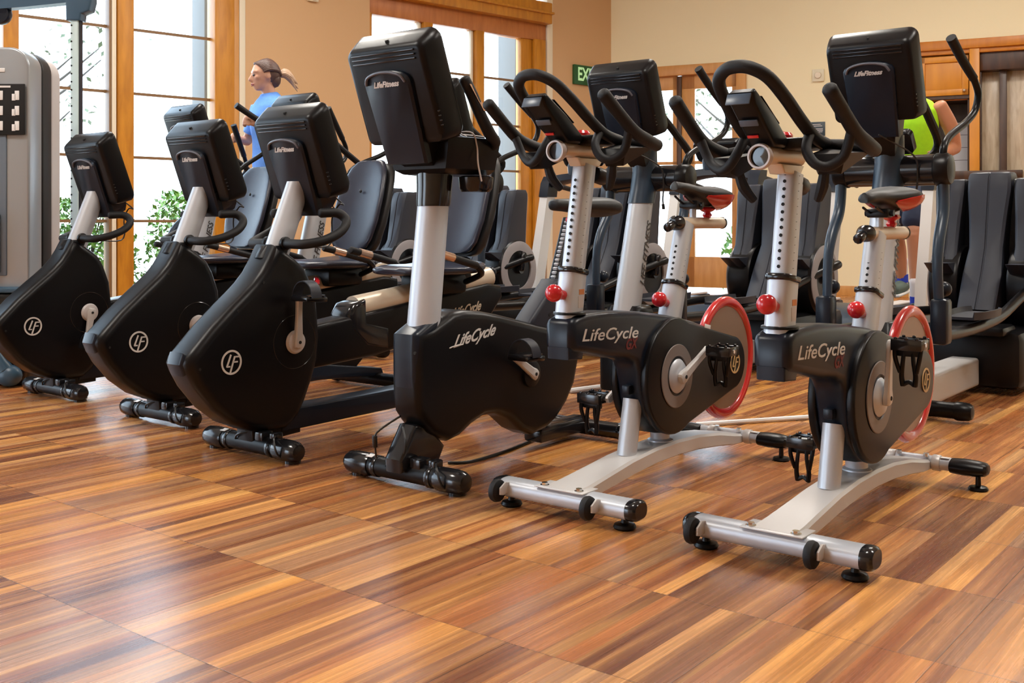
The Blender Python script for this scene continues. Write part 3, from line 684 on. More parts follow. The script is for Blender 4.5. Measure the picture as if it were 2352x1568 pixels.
    textpart('lettering', 'GX', 'textred', b, (-.285, .0527, .492), .046, (-1, 0, 0), (0, 0, 1), shear=.3, bold=.0015)
    g = G(); g.box((-.352, 0, .335), (.03, .028, .03), .004); g.build('cable_clip', 'navy', b)
    # flywheel
    g = G(); fc = (-1.052, 0, .370)
    g.lathe([(.03, -.006), (.203, -.006), (.203, .006), (.03, .006)], fc, 'y', 64); fw = g.build('flywheel', 'fly', T)
    g = G(); prof = [(.210 + .0205 * cos(2 * pi * i / 14), .0165 * sin(2 * pi * i / 14)) for i in range(15)]
    g.lathe(prof, fc, 'y', 72); g.build('red_rim', 'redrim', fw)
    # flywheel hub reaches the body
    g = G(); g.cyl((fc[0], -.045, fc[2]), (fc[0], .045, fc[2]), .03, n=20); g.build('flywheel_hub', 'black', T)
    cranks(T, (cc[0], 0, cc[1]), crank, .07, .096, .165, 'cage')
    # posts
    def post(x0, z0, x1, z1, zs, name, holes, dx, dz=0.):
        d = V(x1 - x0, 0, z1 - z0).normalized(); nx = V(d.z, 0, -d.x)
        def ring(p, a_, b_): return [p + nx * a_ * px + V(0, 1, 0) * b_ * py for (px, py) in ((1, .6), (.75, 1), (-.75, 1), (-1, .6), (-1, -.6), (-.75, -1), (.75, -1), (1, -.6))]
        A_ = V(x0, 0, z0); B_ = V(x1 + dx, 0, z1 + dz); k = (zs - z0) / (z1 - z0); Cc = A_ + (V(x1, 0, z1) - A_) * k
        g = G(); g.rings([ring(A_, .040, .030), ring(Cc, .040, .030)]); sl = g.build(name + '_sleeve', 'silver', T, smooth=60)
        g = G(); g.rings([ring(Cc, .043, .033), ring(Cc + d * .004, .045, .035), ring(Cc + d * .014, .045, .035), ring(Cc + d * .017, .042, .032)]); g.build('collar', 'gloss', sl, smooth=60)
        g = G(); g.rings([ring(Cc - d * .04, .034, .025), ring(B_, .034, .025)]); ps = g.build(name, 'silver', T, smooth=60)
        g = G(); h0 = Cc + d * .035
        for i in range(holes): g.cyl(h0 + d * i * .0205 + nx * .0335, h0 + d * i * .0205 + nx * .0352, .0048, n=8)
        g.build('adjustment_hole', 'hole', ps)
        g = G()
        for i in range(holes): q = h0 + d * i * .0205; g.box(q + V(0, .0256, 0), (.003 if i % 2 else .005, .0012, .0012), 0)
        g.build('scale_mark', 'char', ps)
        kb = Cc - d * .07 + nx * .04
        g = G(); g.cyl(kb - nx * .005, kb + nx * .03, .014, .018, n=16); g.sph(kb + nx * .048, .0265, (1, 1, 1), n=24); g.build('pull_knob', 'red', sl)
        return sl, d, nx, Cc
    sl, d, nx, Cc = post(-.012, .585, -.085 , 1.01, .725, 'handlebar_post', 13, hb[0] * .3, hb[1])
    g = G(); g.box(Cc - d * .055 + V(-.012, .0305, 0), (.026, .001, .016), 0); g.build('warning_sticker', 'orange', sl)
    g = G(); g.box(Cc - d * .085 + V(-.012, .0305, 0), (.026, .001, .036), 0); g.build('info_sticker', 'alu', sl)
    post(-.622, .53, -.735, .865, .655, 'seat_post', 6, seat[0] * .3, seat[1])
    # base rings where posts enter
    g = G(); g.lathe([(.046, 0), (.050, 0), (.049, .006), (.044, .008)], (-.018, 0, .604), 'z', 24); g.build('boot', 'black', T)
    # seat slider
    sx, sz, stl = seat
    g = G(); g.cyl((-.66 + sx, 0, .865 + sz), (-1.02 + sx, 0, .865 + sz), .021, n=20); sr = g.build('seat_slider', 'tan', T)
    g = G(); g.lathe([(0, -.008), (.018, -.006), (.023, 0), (.022, .01), (.0, .012)], (-1.02 + sx, 0, .865 + sz), 'x', 16); g.build('slider_end', 'gloss', sr); g = G(); g.lathe([(0, .022), (.015, .02), (.026, .004), (.026, -.026), (.018, -.034), (0, -.035)], (-.66 + sx, 0, .865 + sz), 'x', 20); g.cyl((-.645 + sx, 0, .86 + sz), (-.600 + sx, 0, .848 + sz), .016, n=10, bev=.004); g.build('slider_cap', 'gloss', sr)
    g = G(); g.cyl((-.79 + sx, 0, .882 + sz), (-.79 + sx, 0, .94 + sz), .0125, n=14); g.build('saddle_stem', 'silver', T)
    g = G(); g.lathe([(.012, 0), (.018, .01), (.012, .02), (.022, .024), (.030, .032), (.024, .040), (0, .042)], (-.90 + sx, 0, .884 + sz), 'z', 6); g.build('slider_knob', 'red', sr)
    # saddle
    g = G(); rs = []
    for t_, w_, zt, zb in ((0, .014, -.010, -.004), (.008, .022, -.004, -.010), (.03, .027, .001, -.016), (.08, .030, .004, -.018), (.14, .038, .005, -.024), (.19, .062, .008, -.036), (.235, .090, .013, -.048), (.27, .095, .013, -.050), (.29, .080, .006, -.042), (.298, .055, -.004, -.030)):
        x = -.655 - t_ ; r_ = []
        for i in range(16):
            a = 2 * pi * i / 16; yy = w_ * cos(a); zz = (zt if sin(a) >= 0 else -zb) * 1.0
            zz = sin(a) * (abs(zt) + .018 if sin(a) >= 0 else abs(zb)) + (zt - .018 if sin(a) >= 0 else zt - .018)
            r_.append(V(x, yy, zz))
        rs.append(r_)
    g.rings(rs)
    rotm = Matrix.Rotation(radians(-stl), 4, 'Y'); piv = V(-.79, 0, 0)
    def sw(x, y, z): return piv + (rotm @ (V(x, y, z) - piv)) + V(sx, 0, .99 + sz)
    sd = g.build('saddle', 'vinylside', T, world=sw, smooth=60)
    for s_ in (-1, 1):
        pr_ = []
        for (t_, w_, zt, zb, a0, a1) in ((.165, .050, .007, -.030, 22, 38), (.19, .062, .008, -.036, 12, 52), (.235, .090, .013, -.048, 2, 66), (.27, .095, .013, -.050, -6, 74), (.29, .080, .006, -.042, -8, 78), (.297, .058, -.003, -.031, -6, 74)):
            q_ = []
            for k_, off in ((1, .0035), (0, -.004)):
                for j in range(6):
                    a = -radians(a0 + (a1 - a0) * (j if k_ else 5 - j) / 5); zz = sin(a) * (abs(zt) + .018 if sin(a) >= 0 else abs(zb)) + zt - .018
                    q_.append(V(-.655 - t_, s_ * (w_ * cos(a) + off * cos(a)), zz + off * sin(a)))
            pr_.append(q_)
        g = G(); g.rings(pr_); g.build('side_panel', 'redrim', sd, world=sw, smooth=60)
    g = G(); g.tube([(-.70, -.02, -.045), (-.78, -.022, -.062), (-.88, -.03, -.05)], .004, 6, 4); g.tube([(-.70, .02, -.045), (-.78, .022, -.062), (-.88, .03, -.05)], .004, 6, 4); g.box((-.79, 0, -.062), (.05, .07, .028), .006); g.cyl((-.79, -.045, -.062), (-.79, .045, -.062), .010, n=10); g.build('rail_clamp', 'black', sd, world=sw)
    # handlebar assembly
    hx, hz = hb
    def W(x, y, z): return V(x + hx, y, z + hz)
    g = G(); g.cyl((.075, 0, 1.052), (-.13, 0, 1.052), .024, n=20); g.prism([(.02, 1.03), (.0, 1.005), (-.10, 1.005), (-.125, 1.03)], -.022, .022, .004); hs = g.build('handlebar_slider', 'tan', T, world=W)
    g = G(); g.lathe([(.026, -.010), (.031, -.010), (.034, 0), (.031, .010), (.026, .010), (.026, -.010)], (.10, 0, 1.045), 'x', 32); g.build('slider_ring', 'alu', hs, world=W)
    g = G(); g.lathe([(0, 0), (.027, 0), (.0, .002)], (.100, 0, 1.045), 'x', 24); g.build('ring_disc', 'screen', hs, world=W)
    g = G(); g.cyl((-.10, 0, .985), (-.16, 0, .975), .026, n=14, bev=.006); g.build('clamp_lever', 'black', hs, world=W)
    g = G(); g.cyl((-.035, 0, 1.07), (-.035, 0, 1.092), .009, n=12); g.lathe([(.0, 0), (.018, 0), (.026, .010), (.026, .018), (.02, .026), (0, .030)], (-.035, 0, 1.088), 'z', 20); g.build('lock_knob', 'red', hs, world=W)
    hbm = G(); R_ = .0165
    # central arch
    hbm.tube([W(-.115, -.085, 1.085), W(-.03, -.088, 1.098), W(.05, -.086, 1.135), W(.13, -.080, 1.185), W(.195, -.066, 1.228), W(.225, -.035, 1.250), W(.232, 0, 1.256), W(.225, .035, 1.250), W(.195, .066, 1.228), W(.13, .080, 1.185), W(.05, .086, 1.135), W(-.03, .088, 1.098), W(-.115, .085, 1.085)], R_, 12, 5)
    # cross bar behind
    hbm.tube([W(-.115, -.20, 1.070), W(-.125, -.12, 1.082), W(-.125, 0, 1.085), W(-.125, .12, 1.082), W(-.115, .20, 1.070)], .015, 12, 4)
    for s_ in (-1, 1):
        hbm.tube([W(-.135, s_ * .205, 1.066), W(-.06, s_ * .212, 1.078), W(.01, s_ * .212, 1.098), W(.08, s_ * .210, 1.138), W(.165, s_ * .206, 1.192)], [.019, .020, .019, .018, .019], 14, 5)
        hbm.tube([W(.0, s_ * .088, 1.106), W(.035, s_ * .094, 1.062), W(.040, s_ * .118, 1.026), W(.030, s_ * .150, 1.018), W(.02, s_ * .185, 1.045), W(.03, s_ * .208, 1.105)], .013, 12, 5)
    ob = hbm.build('handlebar', 'grip', T, smooth=60)
    g = G()
    for s_ in (-1, 1):   # dark elbow shells under the loops
        g.rings([[W(-.12, s_ * .08, 1.075), W(-.12, s_ * .20, 1.06), W(-.10, s_ * .19, 1.045), W(-.10, s_ * .09, 1.04)], [W(.02, s_ * .095, 1.05), W(.02, s_ * .19, 1.05), W(.0, s_ * .17, 1.0), W(.0, s_ * .11, 1.0)], [W(.035, s_ * .12, 1.028), W(.03, s_ * .155, 1.022), W(.02, s_ * .15, 1.008), W(.02, s_ * .12, 1.008)]])
    g.box(W(-.05, 0, 1.082), (.12, .15, .03), .008)
    g.build('elbow_shell', 'black', ob)
    g = G()
    for s_ in (-1, 1):
        g = G(); g.tube([W(-.02, s_ * .12, 1.02), W(-.03, s_ * .11, .975), W(-.05, s_ * .09, .94)], [.012, .016, .012], 8, 4); g.build('bottle_cage', 'grip', ob)
    # console
    g = G(); g.prism([(.085, 1.07), (.20, 1.165), (.215, 1.195), (.195, 1.205), (.09, 1.150), (.0, 1.09), (.02, 1.07)], -.034, .034, .008); cn = g.build('console', 'black', T, world=W)
    g = G(); g.box((.222, 0, 1.178), (.004, .064, .030), .002, rot=(0, radians(-25), 0)); g.build('display_housing', 'winrefl', cn, world=W); g = G(); g.box((.165, 0, 1.124), (.004, .05, .018), .002, rot=(0, radians(38), 0)); g.build('display_housing', 'winrefl', cn, world=W)
    g = G(); g.box((.10, 0, 1.160), (.12, .058, .004), .002, rot=(0, radians(-30), 0)); g.build('screen', 'screen', cn, world=W)
    g = G(); g.box((.12, -.01, 1.094), (.004, .03, .008), .001, rot=(0, radians(38), 0)); g.build('label', 'red', cn, world=W)
    return T


# ---------------------------------------------------------------- upright bike
def foot_bar(T, half, x=0., caps=.125, sticker=True):
    g = G(); g.cyl((x, -half + caps * .6, .045), (x, half - caps * .6, .045), .034, n=20); fb = g.build('front_stabilizer', 'black', T)
    for s_ in (-1, 1):
        g = G(); black_cap(g, s_ * (half - caps), s_ * half, x, .044, .040); g.build('end_cap', 'gloss', fb)
        g = G(); g.lathe([(0, 0), (.03, 0), (.03, .012), (0, .012)], (x - .01, s_ * (half - .05), 0), 'z', 16); g.cyl((x, s_ * (half - caps - .035), .044), (x, s_ * (half - caps - .012), .044), .037, n=20, bev=.003); g.build('foot_ring', 'gloss', fb)
    if sticker:
        g = G(); g.box((x + .012, -half + .125, .0795), (.022, .03, .002), .0, rot=(0, radians(14), 0)); g.build('sticker', 'white', fb)
    g = G(); g.box((x + .0, .07, .082), (.055, .05, .035), .006); g.box((x - .01, .13, .082), (.045, .03, .035), .006); g.build('power_connector', 'gloss', fb)
    g = G()
    g.tube([(x + .01, .15, .09), (x + .05, .19, .085), (x + .04, .21, .03), (x - .06, .20, .008)], .004, 6, 5)
    g.tube([(x + .03, -.06, .06), (x + .045, -.02, .085), (x + .02, .04, .10)], .004, 6, 5); g.build('lead', 'cable', fb)
    return fb
def upright_bike(label, loc, psi):
    T = thing('upright_bike', label, 'exercise bike', (loc[0], loc[1], 0), heading(psi))
    foot_bar(T, .275)
    g = G(); g.prism([(.055, .05), (.06, .095), (-.01, .20), (-.07, .20), (-.16, .11), (-.13, .06)], -.04, .04, .012); g.build('front_bracket', 'gloss', T)
    body = [(.018, .505), (.024, .40), (.022, .30), (.012, .24), (-.02, .20), (-.055, .165), (-.14, .125), (-.20, .135), (-.262, .165), (-.33, .186), (-.40, .184), (-.48, .155), (-.555, .100), (-.62, .072), (-.70, .080), (-.77, .110), (-.84, .165), (-.895, .235), (-.925, .33), (-.91, .39), (-.86, .435), (-.78, .463), (-.66, .487), (-.54, .516), (-.42, .543), (-.32, .562), (-.22, .573), (-.16, .568), (-.12, .55), (-.06, .525)]
    g = G(); g.prism([(p[0] - .018, p[1]) for p in body], -.066, .066, .030, 5); b = g.build('body_shell', 'black', T, smooth=50)
    g = G(); g.prism([(.004, .32), (.008, .36), (.010, .44), (.008, .505), (-.01, .515), (-.04, .53), (-.08, .55), (-.12, .562), (-.11, .50), (-.06, .47), (-.05, .32)], -.059, .059, .028, 5); g.build('front_collar', 'navy', b, smooth=50)
    g = G(); g.cyl((.004, .052, .445), (.008, .052, .445), .006, n=8); g.build('screw_hole', 'hole', b)
    textpart('lettering', 'LifeCycle', 'text', b, (-.280, .0668, .478), .056, (-1, 0, .12), (0, 0, 1), shear=.6, bold=.0012, squash=1.08)
    g = G(); g.tube([(-.150, .0672, .448), (-.17, .0672, .452), (-.22, .0672, .455)], .0022, 6, 3); g.build('lettering_flourish', 'text', b)
    # seat tower, post, saddle
    g = G(); g.prism([(-.63, .49), (-.66, .52), (-.80, .640), (-.815, .655), (-.90, .655), (-.92, .60), (-.90, .40), (-.75, .42)], -.045, .045, .016); g.build('seat_tower', 'char', T)
    g = G()
    for q in ((-.80, .60), (-.775, .50), (-.73, .52)): g.cyl((q[0] - .03, .0452, q[1]), (q[0] - .03, .047, q[1]), .007, n=8)
    g.build('screw_hole', 'hole', T)
    g = G(); g.prism([(-.835, .62), (-.945, .90), (-1.01, .90), (-.90, .62)], -.028, .028, .010); sp_ = g.build('seat_post', 'black', T)
    g = G()
    for i in range(15): q = i / 14; g.box((-.84 - .10 * q, 0, .645 + .235 * q), (.012, .018, .010), .001, rot=(0, radians(21), 0))
    g.build('height_notch', 'silver', sp_)
    g = G(); rs = []
    for (x, w_, z1, z0) in ((-.845, .020, .965, .935), (-.86, .034, .972, .925), (-.93, .045, .975, .922), (-1.02, .075, .978, .915), (-1.10, .118, .985, .905), (-1.15, .128, .985, .900), (-1.185, .115, .975, .905), (-1.20, .085, .96, .92)):
        rs.append([V(x, w_ * cos(a), (z0 + z1) / 2 + (z1 - z0) / 2 * (abs(sin(a)) ** .7) * (1 if sin(a) > 0 else -1)) for a in [2 * pi * i / 20 for i in range(20)]])
    g.rings(rs); sd = g.build('saddle', 'vinylside', T, smooth=60)
    g = G(); g.tube([(-.96, .035, .905), (-.90, .06, .893), (-.84, .075, .889)], [.010, .013, .010], 10, 4); g.build('release_lever', 'red', sd)
    # post
    g = G(); g.cyl((-.088, 0, .50), (-.142, 0, .955), .057, .054, n=32); ps = g.build('console_post', 'silver', T)
    g = G(); rs = []
    for (z, r, x) in ((.935, .0575, -.140), (.945, .060, -.142), (1.0, .061, -.146), (1.08, .066, -.150), (1.15, .074, -.150), (1.19, .078, -.145)):
        rs.append([V(x + r * cos(a), r * sin(a), z) for a in [2 * pi * i / 32 for i in range(32)]])
    g.rings(rs); g.build('post_collar', 'gloss', T, smooth=60)
    cn, P = console(T, -.005, 1.135)
    g = G(); rs = [[V(p[0], 0, 0) for p in ()]]
    g = G(); g.rings([[P(y, h, d) for (y, h, d) in q] for q in ([(-.10, .06, -.012), (.10, .06, -.012), (.12, .10, .09), (-.12, .10, .09)], [(-.09, -.03, -.008), (.09, -.03, -.008), (.10, -.02, .11), (-.10, -.02, .11)], [(-.055, -.11, .06), (.055, -.11, .06), (.06, -.07, .18), (-.06, -.07, .18)])])
    g.build('console_neck', 'black', T, smooth=30)
    # accessory tray behind the console
    g = G(); g.rings([[V(x, y, z) for (x, y) in ((-.06 - dx, -.14 + i_), (-.06 - dx, .14 - i_), (-.16, .165 - i_), (-.30, .165 - i_), (-.37 + dx, .10 - i_), (-.37 + dx, -.10 + i_), (-.30, -.165 + i_), (-.16, -.165 + i_))] for (z, i_, dx) in ((1.045, .045, .03), (1.06, .02, .01), (1.14, .0, .0), (1.165, .0, .0), (1.168, .012, .008))])
    tr = g.build('accessory_tray', 'black', T, smooth=30)
    g = G(); g.lathe([(.0, .0), (.05, 0), (.058, .012), (.062, .05), (.05, .055)], (-.25, .10, .985), 'z', 24); g.build('bottle_holder', 'gloss', tr)
    g = G(); g.tube([(-.10, .03, 1.17), (-.13, .09, 1.19), (-.20, .10, 1.175), (-.26, .02, 1.19), (-.32, .06, 1.185), (-.34, .12, 1.175), (-.30, .165, 1.172)], .0028, 6, 6); g.tube([(-.12, .06, 1.175), (-.16, .15, 1.185), (-.17, .172, 1.14), (-.175, .173, 1.08), (-.20, .168, 1.02)], .0028, 6, 6); g.build('earphone_cord', 'alu', tr)
    # bull horn handlebar with contact strips
    g = G()
    for s_ in (-1, 1):
        g.tube([(-.20, 0, 1.12), (-.26, s_ * .10, 1.13), (-.27, s_ * .17, 1.15), (-.20, s_ * .20, 1.185), (-.145, s_ * .205, 1.245), (-.115, s_ * .20, 1.30), (-.085, s_ * .19, 1.352)], [.017, .017, .018, .021, .020, .020, .020], 14, 5)
    hbar = g.build('handlebar', 'grip', T, smooth=60)
    for s_ in (-1, 1):
        g = G(); rs = [ [V(-.148 + .060 * q + e[0], s_ * (.205 - .012 * q) + e[1], 1.250 + .085 * q) for e in ((-.012, .018), (.006, .0208), (.006, .0225), (-.013, .0195))] for q in (0, .33, .66, 1)]
        g.rings(rs); g.build('contact_strip', 'tanrefl', hbar)
    cranks(T, (-.61, 0, .31), 30., .07, .083, .16, 'plat')
    g = G(); g.lathe([(0, 0), (.052, 0), (.05, .010), (.03, .015), (0, .016)], (-.61, .066, .31), 'y', 32); g.build('crank_hub', 'black', T)
    # rear stabiliser and spine
    g = G(); g.box((-.88, 0, .055), (.34, .09, .06), .012); g.build('rear_spine', 'gloss', T)
    g = G(); g.cyl((-1.02, -.22, .045), (-1.02, .22, .045), .032, n=20); black_cap(g, .20, .27, -1.02, .045, .038); black_cap(g, -.20, -.27, -1.02, .045, .038); g.build('rear_stabilizer', 'gloss', T)
    g = G(); g.tube([(-.01, -.03, .225), (.062, -.070, .175), (.06, -.08, .13), (.05, -.085, .09)], .0035, 6, 5); g.cyl((.066, -.077, .165), (.060, -.080, .125), .009, n=10, bev=.002)
    g.tube([(.03, .02, .20), (.05, .05, .15), (.03, .02, .09)], .0035, 6, 5); g.build('sensor_cord', 'cable', T)
    return T

# ---------------------------------------------------------------- recumbent bike
def recumbent_bike(label, loc, psi, crank):
    T = thing('recumbent_bike', label, 'exercise bike', (loc[0], loc[1], 0), heading(psi), 'black recumbent bikes in a row')
    foot_bar(T, .275)
    g = G(); g.prism([(.03, .05), (.035, .10), (-.02, .16), (-.2, .15), (-.2, .06)], -.05, .05, .01); g.build('front_bracket', 'black', T)
    body = [(-.06, .795), (-.03, .74), (.0, .695), (.038, .655), (.08, .62), (.129, .582), (.223, .505), (.300, .430), (.325, .405), (.335, .378), (.322, .345), (.29, .290), (.218, .205), (.136, .142), (.05, .105), (-.03, .090), (-.116, .090), (-.17, .125), (-.205, .178), (-.24, .253), (-.272, .339), (-.282, .430), (-.268, .567), (-.235, .655), (-.205, .705), (-.16, .74), (-.12, .765)]
    g = G(); g.prism(body, -.078, .078, .036, 5); b = g.build('body_shell', 'black', T, smooth=50)
    g = G(); g.lathe([(.100, -.001), (.1025, .0012), (.105, -.001), (.100, -.001)], (-.144, .0780, .42), 'y', 48); g.build('cover_seam', 'gloss', b)
    g = G()
    for (x, z) in ((.005, .655), (.12, .555), (.285, .36)): g.cyl((x, .0765, z), (x, .0787, z), .0055, n=8)
    g.build('screw_hole', 'hole', b)
    g = G(); g.prism([(.330, .42), (.343, .378), (.325, .335), (.295, .35), (.30, .41)], -.05, .05, .02); g.build('nose_sheen', 'navy', b)  # added bluish patch: light on the nose front, painted by colour
    lf_badge(b, (.152, .0782, .372), .045)
    # post
    g = G()
    def oval(p, a_, b_, n=28): return [p + V(a_ * cos(2 * pi * i / n), b_ * sin(2 * pi * i / n), 0) for i in range(n)]
    g.rings([oval(V(-.10, 0, .72), .056, .046), oval(V(-.232, 0, 1.04), .052, .042)]); ps = g.build('console_post', 'silver', T, smooth=60)
    g = G(); g.rings([oval(V(-.088, 0, .745), .064, .056), oval(V(-.112, 0, .79), .061, .052), oval(V(-.113, 0, .79), .056, .047)]); g.build('post_collar', 'black', T, smooth=60)
    cn, P = console(T, -.250, .965)
    g = G(); g.rings([[P(y, h, d) for (y, h, d) in q] for q in ([(-.10, .05, -.010), (.10, .05, -.010), (.12, .05, .09), (-.12, .05, .09)], [(-.09, -.02, -.012), (.09, -.02, -.012), (.09, -.03, .09), (-.09, -.03, .09)], [(-.05, -.075, .03), (.05, -.075, .03), (.05, -.06, .10), (-.05, -.06, .10)])])
    g.build('console_neck', 'navy', T, smooth=30)
    g = G(); g.tube([P(.06, -.01, .10), P(.09, -.06, .12), P(.10, -.05, .09), P(.06, -.10, .07), P(.05, -.2, .02), V(-.12, .05, .80)], .0035, 6, 6); g.build('earphone_cord', 'cable', T)
    # handles
    for s_ in (1, -1):
        g = G(); g.tube([(-.125, s_ * .03, .80), (-.115, s_ * .09, .797), (-.13, s_ * .16, .797), (-.19, s_ * .20, .812), (-.265, s_ * .205, .845), (-.305, s_ * .19, .885), (-.285, s_ * .165, .915), (-.22, s_ * .14, .915)], .0185, 14, 6); h = g.build('handle', 'grip', T, smooth=60)
        g = G(); g.lathe([(.026, 0), (.026, .012), (.02, .016), (.0, .016)], (-.12, s_ * .045 - (.016 if s_ < 0 else 0), .798), 'y', 20); g.build('handle_socket', 'black', h)
    cranks(T, (-.144, 0, .42), crank, .08, .098, .17, 'plat', arm='satin')
    g = G(); g.lathe([(0, 0), (.044, 0), (.046, .006), (.040, .016), (.025, .020), (0, .0205)], (-.144, .076, .42), 'y', 32); g.build('crank_hub', 'alu', T)
    # spine and rear frame
    g = G(); g.prism([(-.10, .075), (-.10, .16), (-.9, .165), (-1.32, .10), (-1.34, .055), (-.9, .085)], -.055, .055, .010); g.build('base_spine', 'navy', T)
    g = G(); g.cyl((-1.29, -.26, .045), (-1.29, .26, .045), .034, n=18); black_cap(g, .24, .31, -1.29, .045, .04); black_cap(g, -.24, -.31, -1.29, .045, .04); g.build('rear_stabilizer', 'black', T)
    g = G(); g.prism([(-.22, .30), (-.24, .47), (-.50, .50), (-1.34, .59), (-1.44, .575), (-1.45, .52), (-1.36, .43), (-1.0, .375), (-.60, .32)], -.060, .060, .02, 4); rb = g.build('rail_housing', 'black', T, smooth=45)
    textpart('lettering', 'LifeCycle', 'tan', rb, (-1.175, .0608, .475), .060, (-1, 0, .13), (0, 0, 1), shear=.5, bold=.0012, squash=.9)
    g = G(); g.prism([(-1.34, .46), (-1.22, .44), (-1.10, .30), (-.93, .10), (-1.08, .07), (-1.24, .20), (-1.34, .36)], -.045, .045, .012); g.build('rear_strut', 'black', T)
    g = G(); g.tube([(-.52, 0, .522), (-1.40, 0, .615)], .050, 24, 2, cap=False); tr = g.build('seat_rail', 'tan', T, smooth=60)
    g = G(); g.prism([(-.47, .545), (-.44, .50), (-.46, .43), (-.54, .36), (-.68, .33), (-.68, .44), (-.55, .47), (-.545, .56)], -.062, .062, .022, 4); g.build('rail_end_cap', 'gloss', tr, smooth=50)
    # seat
    g = G(); g.box((-1.02, 0, .60), (.24, .20, .09), .02); g.box((-1.16, 0, .66), (.10, .14, .12), .02); g.build('seat_carriage', 'black', T)
    g = G(); rs = []
    for (x, w_, z1, z0) in ((-.74, .09, .675, .655), (-.76, .13, .686, .648), (-.85, .19, .692, .645), (-1.0, .21, .690, .642), (-1.12, .21, .700, .645), (-1.17, .18, .705, .655)):
        rs.append([V(x, w_ * (abs(cos(a)) ** .6) * (1 if cos(a) > 0 else -1), (z0 + z1) / 2 + (z1 - z0) / 2 * (abs(sin(a)) ** .6) * (1 if sin(a) > 0 else -1)) for a in [2 * pi * (i + .5) / 24 for i in range(24)]])
    g.rings(rs); g.build('seat_cushion', 'vinyl', T, smooth=60)
    def back(d0, d1, k, curve=.03):
        rs = []
        for (h, w_) in ((0, .085), (.012, .12), (.05, .15), (.15, .172), (.28, .168), (.38, .150), (.43, .130), (.462, .10), (.472, .075)):
            x = -1.125 - h * .33 ; z = .745 + h
            rr_ = []
            for i in range(28):
                a = 2 * pi * i / 28; y = w_ * k * (abs(cos(a)) ** .75) * (1 if cos(a) > 0 else -1); q = (abs(sin(a)) ** .6) * (1 if sin(a) > 0 else -1)
                dish = curve * (y / .17) ** 2
                rr_.append(V(x + dish - ((d0 + d1) / 2 + (d1 - d0) / 2 * q) , y, z - .3 * ((d0 + d1) / 2)))
            rs.append(rr_)
        return rs
    g = G(); g.rings(back(0, .045, 1.)); sb = g.build('backrest', 'vinyl', T, smooth=70)
    g = G(); g.rings(back(.040, .115, .99)); g.build('backrest_shell', 'vinylside', sb, smooth=70)
    g = G(); g.sph((-1.212, 0, 1.045), .010, (.5, 1, 1)); g.build('back_button', 'vinylside', sb)
    for s_ in (1, -1):
        g = G(); g.tube([(-.74, s_ * .245, .755), (-.80, s_ * .25, .742), (-1.02, s_ * .25, .69)], .0165, 12, 4); hd = g.build('side_grip', 'grip', T)
        g = G(); g.cyl((-.795, s_ * .25, .744), (-.865, s_ * .25, .728), .019, n=16); g.build('contact_band', 'tanrefl', hd)
        g = G(); g.tube([(-1.02, s_ * .25, .69), (-1.08, s_ * .23, .65), (-1.10, s_ * .12, .61)], .014, 10, 4); g.build('grip_bracket', 'black', hd)
    g = G(); g.tube([(-.80, .12, .60), (-.76, .17, .585), (-.72, .19, .575)], [.012, .015, .010], 10, 4); g.build('adjust_lever', 'red', T)
    return T

